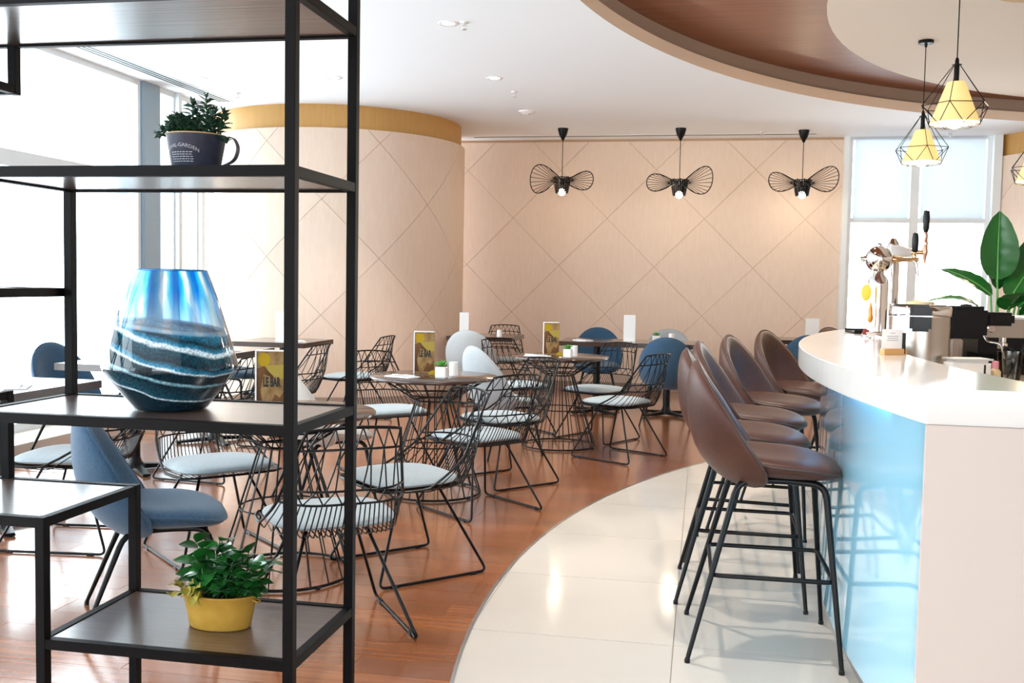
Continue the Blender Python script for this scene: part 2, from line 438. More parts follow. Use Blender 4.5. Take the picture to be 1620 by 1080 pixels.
for i in range(120):
    a, b, c, d = pts[i], pts[i + 1], pin[i + 1], pin[i]
    tr.add([(a[0], a[1], 0.0), (b[0], b[1], 0.0), (b[0], b[1], 0.0042), (a[0], a[1], 0.0042), (d[0], d[1], .0042), (c[0], c[1], .0042)], [(0, 1, 2, 3), (3, 2, 5, 4)])
struct(tr.build('trim_1', STEELTRIM), 'thin curved metal strip between wood floor and tiles')

# ---- ceiling with the round recess above the bar
RC = (5.968, 5.096); RR = 6.915
cl = MB(); N = 120
prev = None
for i in range(N + 1):
    a = pi / 2 + pi * i / N
    px, py = RC[0] + RR * cos(a), RC[1] + RR * sin(a)
    if prev:
        cl.add([(-5.3, prev[1], CEIL), (prev[0], prev[1], CEIL), (px, py, CEIL), (-5.3, py, CEIL)], [(0, 1, 2, 3)])
    prev = (px, py)
cl.add([(-5.3, RC[1] + RR, CEIL), (7.5, RC[1] + RR, CEIL), (7.5, 12.7, CEIL), (-5.3, 12.7, CEIL)], [(0, 1, 2, 3)])
cl.add([(-5.3, RC[1] - RR, CEIL), (7.5, RC[1] - RR, CEIL), (7.5, -4, CEIL), (-5.3, -4, CEIL)], [(0, 1, 2, 3)])
ceil = struct(cl.build('ceiling', CEILM), 'white ceiling with a large round recess over the bar')
def ring_band(R0, z0, R1, z1, c=RC, a0=pi / 2, a1=1.5 * pi, n=N):
    m = MB()
    for i in range(n):
        a, b = a0 + (a1 - a0) * i / n, a0 + (a1 - a0) * (i + 1) / n
        m.add([(c[0] + R0 * cos(a), c[1] + R0 * sin(a), z0), (c[0] + R0 * cos(b), c[1] + R0 * sin(b), z0),
               (c[0] + R1 * cos(b), c[1] + R1 * sin(b), z1), (c[0] + R1 * cos(a), c[1] + R1 * sin(a), z1)], [(0, 1, 2, 3)])
    return m
struct(ring_band(RR, CEIL, RR, CEIL + 0.095).build('trim_2', FASCIALIT, smooth=True), 'rim of the round ceiling recess, its cove light painted pale beige')
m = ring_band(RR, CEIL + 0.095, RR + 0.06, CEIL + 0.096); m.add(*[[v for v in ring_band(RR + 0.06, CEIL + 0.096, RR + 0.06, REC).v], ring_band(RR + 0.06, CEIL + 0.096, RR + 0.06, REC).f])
struct(m.build('trim_3', FASCIASHADE_BASEBOARD, smooth=True), 'upper band of the round ceiling recess, its shade painted taupe')
struct(MB().box(-1.1, 7.5, -2.0, 12.2, REC, REC + 0.05).build('ceiling_recess', WOODCEIL), 'dark walnut ceiling inside the round recess')
disc = MB(); DC = (5.612, 7.094); DR = 4.819
disc.prism([(DC[0] + DR * cos(2 * pi * i / 128), DC[1] + DR * sin(2 * pi * i / 128)) for i in range(128)], REC - 0.012, REC)
struct(disc.build('ceiling_disc', CREAMCEIL), 'round cream ceiling panel inside the walnut recess')
dd = MB(); dd.prism([(2.20 + 0.36 * cos(2 * pi * i / 48) + 0.0, 7.25 + 0.36 * sin(2 * pi * i / 48)) for i in range(48)], REC - 0.02, REC - 0.012)
struct(dd.build('trim_4', GOLD), 'round ochre inset in the cream ceiling panel')

# ---- diamond panels on walls
DIA = 0.597
def diamond_panels(parent, s0, s1, z0, z1, sref, zref, mapper, strip=None, name='panel'):
    """diamonds of half-diagonal DIA clipped to the rectangle, mapped to the wall"""
    g = 0.003
    for i in range(-30, 31):
        for j in range(-12, 13):
            if (i + j) % 2 == 0: continue
            cs, cz = sref + i * DIA, zref + j * DIA
            d = DIA - g
            poly = clip_rect([(cs - d, cz), (cs, cz - d), (cs + d, cz), (cs, cz + d)], s0, s1, z0, z1)
            if len(poly) < 3: continue
            area = abs(sum(poly[k - 1][0] * poly[k][1] - poly[k][0] * poly[k - 1][1] for k in range(len(poly)))) / 2
            if area < 0.0008: continue
            mb = MB()
            if strip:
                lo, hi = min(p[0] for p in poly), max(p[0] for p in poly)
                k0, k1 = int(math.floor(lo / strip)), int(math.ceil(hi / strip))
                for k in range(k0, k1):
                    q = clip_half(clip_half(poly, 0, k * strip, False), 0, (k + 1) * strip, True)
                    if len(q) >= 3: mb.add([mapper(p[0], p[1], 0.0) for p in q], [tuple(range(len(q)))])
            else:
                mb.add([mapper(p[0], p[1], 0.0) for p in poly], [tuple(range(len(poly)))])
            me = bpy.data.meshes.new(name); me.from_pydata([tuple(v) for v in mb.v], [], mb.f)
            bm = bmesh.new(); bm.from_mesh(me); bmesh.ops.remove_doubles(bm, verts=bm.verts, dist=1e-5)
            # extrude outwards: duplicate shifted along mapper normal
            ret = bmesh.ops.extrude_face_region(bm, geom=list(bm.faces))
            for v in [e for e in ret['geom'] if isinstance(e, bmesh.types.BMVert)]:
                v.co += mapper.normal(v.co) * 0.008
            bmesh.ops.recalc_face_normals(bm, faces=bm.faces)
            if strip:
                for f in bm.faces: f.smooth = True
                for e in bm.edges:
                    if len(e.link_faces) == 2 and e.calc_face_angle(0) > 0.7: e.smooth = False
            bm.to_mesh(me); bm.free(); me.materials.append(WALLM)
            link(name, me, parent)
class Flat:
    def __init__(s, y): s.y = y
    def __call__(s, a, z, o): return Vector((a, s.y, z))
    def normal(s, co): return Vector((0, -1, 0))
class Cyl:
    def __init__(s, c, R): s.c = c; s.R = R
    def __call__(s, a, z, o): t = a / s.R; return Vector((s.c[0] + s.R * sin(t), s.c[1] - s.R * cos(t), z))
    def normal(s, co): return Vector((co.x - s.c[0], co.y - s.c[1], 0)).normalized()

wb = struct(MB().box(-3.7, 1.60, 12.51, 12.65, 0, CEIL).build('wall_back', GROOVE), 'peach back wall with diamond pattern of thin grooves')
diamond_panels(wb, -3.7, 1.60, 0.10, CEIL - 0.03, -1.798, 2.75, Flat(12.51))
struct(MB().box(-3.7, 1.60, 12.49, 12.51, 0.0, 0.10).build('baseboard_back', FASCIASHADE_BASEBOARD), 'dark baseboard along the back wall')

def round_wall(name, c, R, a0, a1, label, bandlabel, n, zb=2.885):
    m = MB(); k = 64
    for i in range(k):
        a, b = a0 + (a1 - a0) * i / k, a0 + (a1 - a0) * (i + 1) / k
        m.add([(c[0] + R * sin(t), c[1] - R * cos(t), z) for z in (0, zb) for t in (a, b)], [(0, 1, 3, 2)])
        m.add([(c[0] + r * sin(t), c[1] - r * cos(t), zb) for r in (R, R - .06) for t in (a, b)], [(0, 1, 3, 2)])
    w = struct(m.build(name, GROOVE, smooth=True), label)
    diamond_panels(w, a0 * R, a1 * R, 0.10, zb, 0.35, 2.155, Cyl(c, R), strip=0.12)
    m = MB()
    for i in range(k):
        a, b = a0 + (a1 - a0) * i / k, a0 + (a1 - a0) * (i + 1) / k
        m.add([(c[0] + (R - .035) * sin(t), c[1] - (R - .035) * cos(t), z) for z in (zb - .02, CEIL) for t in (a, b)], [(0, 1, 3, 2)])
    struct(m.build('trim_%d' % n, GOLD, smooth=True), bandlabel)
    m = MB()
    for i in range(k):
        a, b = a0 + (a1 - a0) * i / k, a0 + (a1 - a0) * (i + 1) / k
        m.add([(c[0] + (R + .02) * sin(t), c[1] - (R + .02) * cos(t), z) for z in (0, .10) for t in (a, b)], [(0, 1, 3, 2)])
    struct(m.build('baseboard_%s' % name[5:], FASCIASHADE_BASEBOARD, smooth=True), 'dark baseboard of a round wall')
round_wall('wall_round', (-4.231, 11.19), 1.46, -1.5, 2.4, 'round peach wall bulging beside the windows', 'ochre band above the round wall by the windows', 5)
round_wall('wall_round_right', (4.76, 12.95), 1.50, -1.75, 1.4, 'round peach wall behind the broad-leaved plant', 'ochre band above the round wall behind the plant', 6)
struct(MB().box(6.2, 7.5, 12.3, 12.5, 0, CEIL).build('wall_far', WALLM), 'plain peach wall')
struct(MB().box(7.4, 7.55, -4, 12.6, 0, 3.45).build('wall_right_added_unseen', WALLM), 'unseen plain peach side wall beyond the bar, added to balance the light')  # out-of-view wall put in to keep the light balanced

wr = MB().box(-5.3, -1.6, -4.1, -4.0, 0, CEIL).box(3.2, 7.5, -4.1, -4.0, 0, CEIL).box(-1.6, 3.2, -4.1, -4.0, 2.75, CEIL).box(-1.6, 3.2, -4.1, -4.0, 0, .35)  # added out of view: solid parts raise contrast, the opening admits front fill
struct(wr.build('wall_front_added_unseen', WALLM), 'unseen plain peach wall behind the viewer, its opening added to let in front light')
# ---- left window front
WX = -5.2
sill = MB().box(-5.35, -4.75, -4, 9.85, 0, 0.115)
struct(sill.build('trim_7', DIRTC, bevel=0.004), 'low cream plinth below the window front')
struct(MB().box(-5.42, -5.12, 8.50, 8.78, 0.115, CEIL).build('wall_column', COLBLUE, bevel=0.004), 'blue grey column in the window front')
win_n = [0]
def window(y0, y1, transom=True):
    win_n[0] += 1
    fr = MB(); w = 0.045
    root = struct(fr.box(WX - .05, WX + .05, y0, y0 + w, .115, CEIL).box(WX - .05, WX + .05, y1 - w, y1, .115, CEIL)
                  .box(WX - .05, WX + .05, y0 + w, y1 - w, CEIL - .05, CEIL).box(WX - .05, WX + .05, y0 + w, y1 - w, .115, .18)
                  .build('window_%d' % win_n[0], FRAMEW), 'tall bright window pane in a white frame, left side')
    zs = [(.18, CEIL - .05)]
    if transom:
        MB().box(WX - .05, WX + .05, y0 + w, y1 - w, 2.14, 2.265).build('transom', FRAMEW, root)
        zs = [(.18, 2.14), (2.265, CEIL - .05)]
    for a, b in zs: MB().box(WX - .004, WX + .004, y0 + w, y1 - w, a, b).build('pane', GLASS, root)
for a, b in ((-4, -1.9), (-1.9, 0.2), (0.2, 2.3), (2.3, 4.4), (4.4, 6.44), (6.44, 8.49)): window(a, b)
window(8.79, 9.12, False); window(9.12, 9.58, False); window(9.58, 9.90, False)
# deep jambs between the narrow windows beside the round wall
for yy in (9.12, 9.58):
    struct(MB().box(-5.34, -5.10, yy - .03, yy + .03, .115, CEIL).build('trim_%d' % (8 if yy < 9.3 else 9), FRAMEW), 'white post between the narrow windows')
# ---- right window behind the bar
def window_b(x0, x1):
    win_n[0] += 1; w = 0.05; Y = 12.55
    root = struct(MB().box(x0, x0 + w, Y - .05, Y + .05, 0, CEIL).box(x1 - w, x1, Y - .05, Y + .05, 0, CEIL).box(x0 + w, x1 - w, Y - .05, Y + .05, CEIL - .04, CEIL)
                  .box(x0 + w, x1 - w, Y - .05, Y + .05, 0, .12).build('window_%d' % win_n[0], FRAMEW), 'bright window behind the bar with a half-lowered white blind')
    MB().box(x0 + w, x1 - w, Y - .05, Y + .05, 2.12, 2.175).build('transom', FRAMEW, root)
    for a, b in ((.12, 2.12), (2.175, CEIL - .04)): MB().box(x0 + w, x1 - w, Y - .004, Y + .004, a, b).build('pane', GLASS, root)
    bl = MB().box(x0 + w + .02, x1 - w - .02, Y - .062, Y - .059, 2.16, CEIL).build('blind', BLIND, root)
    MB().box(x0 + w + .02, x1 - w - .02, Y - .072, Y - .052, 2.14, 2.165).build('bottom_rail', FRAMEW, bl)
window_b(1.66, 2.42); window_b(2.42, 3.25)
struct(MB().box(1.60, 1.66, 12.40, 12.62, 0, CEIL).build('trim_10', FRAMEW), 'pale window reveal beside the back wall')
struct(MB().box(3.25, 3.34, 12.40, 12.62, 0, CEIL).build('trim_11', FRAMEW), 'pale window reveal beside the round wall')

# ---- slot diffusers, downlights, sprinklers, detector
sd = thing('slot_diffuser', 'long linear air slot in the ceiling along the left windows', 'vent', (-4.86, 8.3, CEIL))
MB().box(-.085, .085, -1.3, 1.3, -.004, 0).build('frame', FRAMEW, sd)
for dx in (-.045, 0, .045): MB().box(dx - .011, dx + .011, -1.28, 1.28, -.006, -.004).build('slot', DARKGAP, sd)
sd = thing('slot_diffuser', 'thin dark air slot in the ceiling in front of the back wall', 'vent', (-0.8, 12.2, CEIL))
MB().box(-2.1, 2.1, -.06, .06, -.004, 0).build('frame', FRAMEW, sd)
MB().box(-2.05, 2.05, -.018, .018, -.006, -.004).build('slot', DARKGAP, sd)

def downlight(x, y, z, label, energy, spot=True):
    t = thing('downlight', label, 'downlight', (x, y, z), 0, 'recessed ceiling downlights')
    MB().lathe([(.045, -.002), (.07, -.006), (.075, -.003), (.075, 0)], 28).build('bezel', CERAMIC, t, smooth=True)
    MB().lathe([(.0001, -.003), (.044, -.003), (.046, -.001)], 24).build('lens', DOWNL, t)
    if energy:
        l = bpy.data.lights.new('downlight_beam', 'SPOT'); l.energy = energy; l.color = (1.0, 0.92, 0.82); l.spot_size = radians(95); l.spot_blend = 0.6; l.shadow_soft_size = 0.05
        o = bpy.data.objects.new('downlight_beam', l); COL.objects.link(o); o.parent = t; o.location = (0, 0, -.02)
downlight(-1.80, 6.86, CEIL, 'round ceiling downlight beside a sprinkler, nearest the recess', 60)
downlight(-1.86, 8.72, CEIL, 'round ceiling downlight in the middle of the white ceiling', 60)
downlight(-3.29, 8.55, CEIL, 'round ceiling downlight in front of the round wall', 60)
downlight(-4.55, 8.45, CEIL, 'round ceiling downlight beside the long air slot', 0)
downlight(0.36, 6.62, REC, 'bright downlight in the dark walnut ceiling recess', 90)
downlight(-0.45, 4.6, REC, 'downlight in the walnut recess above the stools', 90)
downlight(0.22, 3.2, REC, 'downlight in the walnut recess above the near bar end', 90)
downlight(0.9, 10.2, REC, 'downlight in the walnut recess near the wire pendants', 60)

def sprinkler(x, y, z, label):
    t = thing('sprinkler', label, 'sprinkler', (x, y, z), 0, 'ceiling sprinklers')
    MB().lathe([(.0001, -.006), (.03, -.005), (.034, 0)], 20).build('escutcheon', CERAMIC, t, smooth=True)
    MB().tube([(0, 0, -.004), (0, 0, -.02)], .008, 8).tube([(.014, 0, -.018), (.014, 0, -.045)], .003, 5).tube([(-.014, 0, -.018), (-.014, 0, -.045)], .003, 5).tube([(-.016, 0, -.02), (.016, 0, -.02)], .004, 5).build('frame', STEELTRIM, t)
    MB().lathe([(.0001, -.052), (.018, -.052), (.018, -.046), (.0001, -.046)], 16).build('deflector', STEELTRIM, t)
sprinkler(-1.68, 6.84, CEIL, 'ceiling sprinkler right beside a downlight')
sprinkler(-1.80, 9.35, CEIL, 'ceiling sprinkler between downlight and smoke detector')
sprinkler(-4.52, 9.16, CEIL, 'ceiling sprinkler above the round wall')
sprinkler(0.62, 12.0, CEIL, 'ceiling sprinkler above the back wall, near the right wire pendant')
sprinkler(2.72, 12.2, CEIL, 'ceiling sprinkler above the window behind the bar')
sm = thing('smoke_detector', 'flat round white smoke detector on the ceiling', 'detector', (-1.87, 10.42, CEIL))
MB().lathe([(.0001, -.03), (.05, -.028), (.07, -.015), (.085, -.012), (.09, 0)], 28).build('housing', CERAMIC, sm, smooth=True)
MB().lathe([(.0001, -.034), (.012, -.033), (.013, -.028)], 12).build('sensor_cap', FRAMEW, sm)

# ================================================================== BAR
BC = (6.717, 4.093); BR = 6.31; BW = 0.38
Y0, Y1 = 2.68, 6.72
def bar_pt(R, y): return (BC[0] - sqrt(R * R - (y - BC[1]) ** 2), y)
def arc_poly(Ro, Ri, y0, y1, n=40, round_far=0.0):
    o = []
    for i in range(n + 1): o.append(bar_pt(Ro, y0 + (y1 - y0) * i / n))
    for i in range(n + 1): o.append(bar_pt(Ri, y1 - (y1 - y0) * i / n))
    return o
bar = thing('bar_counter', 'curved white-topped bar counter with a pale blue glass front', 'bar counter', (0.8, 4.6, 0))
def barpart(m): 
    m.v = [p - Vector((0.8, 4.6, 0)) for p in m.v]; return m
# slab with rounded far corner
sl = []
n = 40
for i in range(n + 1): sl.append(bar_pt(BR, Y0 + (Y1 - .22 - Y0) * i / n))
ax, ay = sl[-1]; bx_, by_ = bar_pt(BR - BW, Y1)
for i in range(1, 9):
    t = i / 9 * pi / 2; sl.append((ax + .22 * (1 - cos(t)) + .03 * sin(t), ay + .22 * sin(t)))
for i in range(n + 1): sl.append(bar_pt(BR - BW, Y1 - (Y1 - Y0) * i / n))
slab = barpart(MB().prism(sl, 0.988, 1.08)).build('slab', WHITEST, bar, bevel=0.004)
PIN = 0.035
def front_x(y):          # the glass front: flush with the slab at the near end, set back further along
    return bar_pt(BR, y)[0] + 0.10 * sqrt(min(1.0, max(0.0, (y - Y0) / 1.7))) + .004
def panel(y0, y1, mtl, name, back, z0, z1, thick=.012, n=24):
    ys = [y0 + (y1 - y0) * i / n for i in range(n + 1)]
    poly = [(front_x(q) + back, q) for q in ys] + [(front_x(q) + back + thick, q) for q in reversed(ys)]
    return barpart(MB().prism(poly, z0, z1)).build(name, mtl, bar, smooth=True)
edges = [Y0 + .012, 3.72, 4.72, 5.72, Y1 - .08]
for a, b in zip(edges, edges[1:]): panel(a + .001, b - .001, BLUEGL, 'glass_panel', 0.0, 0.10, 0.985)
panel(Y0 + .012, Y1 - .08, PINKPAN, 'carcass', .014, 0.10, 0.985, thick=.02, n=40)
panel(Y0 + .012, Y1 - .08, STEELTRIM, 'kick_plate', .045, 0.003, 0.098, thick=.010, n=40)
panel(Y0 + .35, Y1 - .12, LEDB, 'light_strip', -.018, 0.982, 0.9875, thick=.010, n=40)
e0 = (front_x(Y0), Y0)
barpart(MB().box(e0[0], 1.75, Y0, Y0 + .02, 0.003, 0.987)).build('end_panel', PINKPAN, bar, bevel=0.002)
barpart(MB().box(bar_pt(BR - BW, Y0)[0], 1.75, Y0, Y0 + .35, 0.988, 1.08)).build('return_slab', WHITEST, bar, bevel=0.004)
e1 = (front_x(Y1 - .08), 0)
barpart(MB().box(e1[0] + .01, 1.30, Y1 - .10, Y1 - .08, 0.003, 0.985)).build('far_end_panel', PINKPAN, bar)
# lower work counter behind
wc = thing('work_counter', 'low cream worktop behind the bar slab', 'counter', (1.5, 4.8, 0))
def wpart(m): m.v = [p - Vector((1.5, 4.8, 0)) for p in m.v]; return m
wpart(MB().prism(arc_poly(BR - BW + .03, BR - BW - 1.05, Y0 + .36, 6.58), 0.84, 0.88)).build('worktop', WORKTOP, wc)
wpart(MB().prism(arc_poly(BR - BW - .02, BR - BW - .04, Y0 + .36, 6.58), 0.02, 0.84)).build('back_panel', PINKPAN, wc)
wpart(MB().prism(arc_poly(BR - BW - 1.0, BR - BW - 1.02, Y0 + .36, 6.58), 0.0, 0.84)).build('front_panel', PINKPAN, wc)
WZ = 0.88; BZ = 1.08

# ================================================================== SEATING
def pad(mb, C, T, nr=9, nt=40, p=2.6, edge=4.0, p2=None):
    """closed cushion: C(u,v)->Vector on the superellipse |u|^p+|v|^p<=1 thickened by T"""
    e = 1e-3
    def nrm(u, v):
        a = C(u + e, v) - C(u - e, v); b = C(u, v + e) - C(u, v - e); return a.cross(b).normalized()
    def uv(r, t):
        c, s = cos(t), sin(t); k = p if s > 0 or p2 is None else p2; q = (abs(c) ** k + abs(s) ** k) ** (-1.0 / k); return r * c * q, r * s * q
    tops, bots = [], []; vs = []
    def addv(q): vs.append(q); return len(vs) - 1
    c0 = C(0, 0); n0 = nrm(0, 0)
    ct, cb = addv(c0 + n0 * T / 2), addv(c0 - n0 * T / 2)
    for i in range(1, nr + 1):
        r = sin(pi / 2 * i / nr); tr, br = [], []
        h = T / 2 * sqrt(max(0.0, 1 - r ** edge)) if i < nr else 0
        for j in range(nt):
            u, v = uv(r, 2 * pi * j / nt); P = C(u, v); n = nrm(u, v)
            a = addv(P + n * h); tr.append(a); br.append(a if i == nr else addv(P - n * h))
        tops.append(tr); bots.append(br)
    fs = []
    for j in range(nt):
        k = (j + 1) % nt
        fs.append((ct, tops[0][j], tops[0][k])); fs.append((cb, bots[0][k], bots[0][j]))
        for i in range(nr - 1):
            fs.append((tops[i][j], tops[i + 1][j], tops[i + 1][k], tops[i][k]))
            fs.append((bots[i][k], bots[i + 1][k], bots[i + 1][j], bots[i][j]))
    mb.add(vs, fs)
    rim = [C(*uv(1.0, 2 * pi * j / nt)) for j in range(nt)]
    return rim

def shell_parts(root, fabric, dz, piping, bh=.497, droop=.035, T=.085):
    def Cs(u, v):      # seat, front = +Y
        w = 0.245 - 0.03 * max(0, -v) ** 2
        return Vector((w * u, 0.045 + 0.232 * v, 0.425 + dz - droop * max(0, v) ** 3 + 0.03 * u * u * (0.5 - 0.5 * v) - 0.012 * (1 - u * u) * (1 - v * v) + 0.03 * max(0, -v) ** 2))
    m = MB(); rim = pad(m, Cs, T, p=2.7, edge=5)
    s = m.build('seat', fabric, root, smooth=True)
    MB().tube(rim, 0.0045, 6, closed=True).build('piping', piping, s, smooth=True)
    def Cb(u, v):
        t = max(0.0, (v + 1) / 2)
        w = 0.278 - 0.050 * t ** 1.8
        return Vector((w * u, -0.215 - 0.040 * t - 0.018 * sin(pi * min(t, 1)) + 0.13 * max(0, 1 - t) ** 5 + max(0.0, 0.235 - 0.19 * t) * u * u, 0.345 + bh * t + dz - 0.01 * u * u * t))
    m = MB(); rim = pad(m, Cb, 0.062, p=2.25, p2=3.2, edge=5)
    b = m.build('backrest', fabric, root, smooth=True)
    MB().tube(rim, 0.0055, 6, closed=True).build('piping', piping, b, smooth=True)

def bent(p, rad=0.03, n=4):
    """round the corners of a polyline"""
    p = [Vector(q) for q in p]; out = [p[0]]
    for i in range(1, len(p) - 1):
        a, b, c = p[i - 1], p[i], p[i + 1]
        d0 = (a - b).normalized(); d1 = (c - b).normalized(); r = min(rad, (a - b).length * .45, (c - b).length * .45)
        s, e = b + d0 * r, b + d1 * r
        for k in range(n + 1):
            t = k / n; out.append(s * (1 - t) ** 2 + b * 2 * t * (1 - t) + e * t * t)
    return out + [p[-1]]

def legs4(root, ztop, xt, yf, yr, xb, ybf, ybr, r_top, r_bot, mtl):
    for sx in (-1, 1):
        for (yt, yb, dirn) in ((yf, ybf, -1), (yr, ybr, 1)):
            path = bent([(sx * xt * .9, yt + dirn * .12, ztop + .004), (sx * xt, yt, ztop), (sx * xb, yb, 0.012)], .05)
            k = len(path); rad = [r_top] * (k - 1) + [r_bot]
            lg = MB().tube(path, rad, 8).build('leg', mtl, root, smooth=True)
            MB().lathe([(r_bot + .002, 0), (r_bot + .002, .012), (r_bot, .016)], 10, (sx * xb, yb, 0)).build('foot_cap', BLACKPL, lg)
        MB().tube([(sx * xt * .9, yf - .11, ztop + .004), (sx * xt * .9, yr + .11, ztop + .004)], r_top, 8).build('seat_rail', mtl, root, smooth=True)

# ---- bar stool
def make_stool():
    t = thing('bar_stool', 'brown leather bar stool', 'bar stool', group='brown bar stools along the bar')
    DZ = 0.262
    shell_parts(t, LEATHER, DZ, PIPING, .445, .022, .075)
    zt = 0.375 + DZ
    legs4(t, zt, .165, .20, -.10, .262, .262, -.262, .0125, .0085, BLACK)
    # footrest ring
    z = .305; k = 1 - z / zt
    xx = .165 + (.262 - .165) * k; yf = .20 + (.062) * k; yr = -.10 - .162 * k
    MB().tube(bent([(0, yf, z), (xx, yf, z), (xx, yr, z), (-xx, yr, z), (-xx, yf, z), (0, yf, z)], .03), .0085, 8).build('footrest', BLACK, t, smooth=True)
    return t
stool = Proto(make_stool())
bp = [(0.240, 3.77, (1, 0.02), 'brown leather bar stool nearest the camera, at the near end of the bar'),
      (0.19, 4.41, (1, -0.01), 'second brown leather bar stool from the near bar end'),
      (0.24, 5.03, (1, -0.10), 'third brown leather bar stool from the near bar end, middle of the row'),
      (0.39, 5.66, (0.95, -0.30), 'fourth brown leather bar stool from the near bar end'),
      (0.62, 6.42, (0.90, -0.42), 'fifth brown leather bar stool, at the far curve of the bar'),
      (1.06, 7.08, (0.75, -0.66), 'brown leather bar stool beyond the far end of the bar, mostly hidden')]
for x, y, (dx, dy), lb in bp: stool.put((x, y, 0.003), face_dir(dx, dy), lb)

# ---- upholstered shell chair
def make_shell(fabric, label, group):
    t = thing('shell_chair', label, 'chair', group=group)
    shell_parts(t, fabric, 0.0, fabric)
    legs4(t, .372, .15, .20, -.10, .235, .245, -.245, .012, .008, BLACK)
    return t
blue = Proto(make_shell(BLUEF, 'blue chair', 'blue upholstered shell chairs'))
for x, y, d, lb in [(-2.08, 3.50, (.85, .53), 'blue upholstered shell chair right behind the black shelving unit'),
                    (-4.33, 6.32, (1, -.15), 'blue upholstered shell chair by the left window, facing the small table'),
                    (-4.45, 8.85, (1, 0), 'blue upholstered shell chair by the window, mostly hidden behind the vase'),
                    (-.31, 9.63, (.03, 1), 'blue upholstered shell chair seen from behind, near the bar stools'),
                    (-1.12, 10.93, (.1, -1), 'blue upholstered shell chair behind the dark table, under the wire pendants'),
                    (1.05, 10.9, (-.2, 1), 'blue upholstered shell chair peeping out behind the last bar stools')]:
    blue.put((x, y, 0), face_dir(*d), lb)
grey = Proto(make_shell(GREYF, 'grey chair', 'light grey upholstered shell chairs'))
for x, y, d, lb in [(-1.52, 7.52, (.72, .69), 'light grey shell chair between the two nearer round tables'),
                    (-2.30, 9.98, (.05, 1), 'light grey shell chair seen from behind, by the corner of the round wall'),
                    (-.36, 11.0, (0, -1), 'light grey shell chair facing the camera, hidden by the blue one')]:
    grey.put((x, y, 0), face_dir(*d), lb)
cream = Proto(make_shell(CREAMF, 'cream chair', None))
cream.put((-2.20, 5.60, 0), face_dir(.77, .64), 'cream upholstered shell chair seen between the two shelf posts')

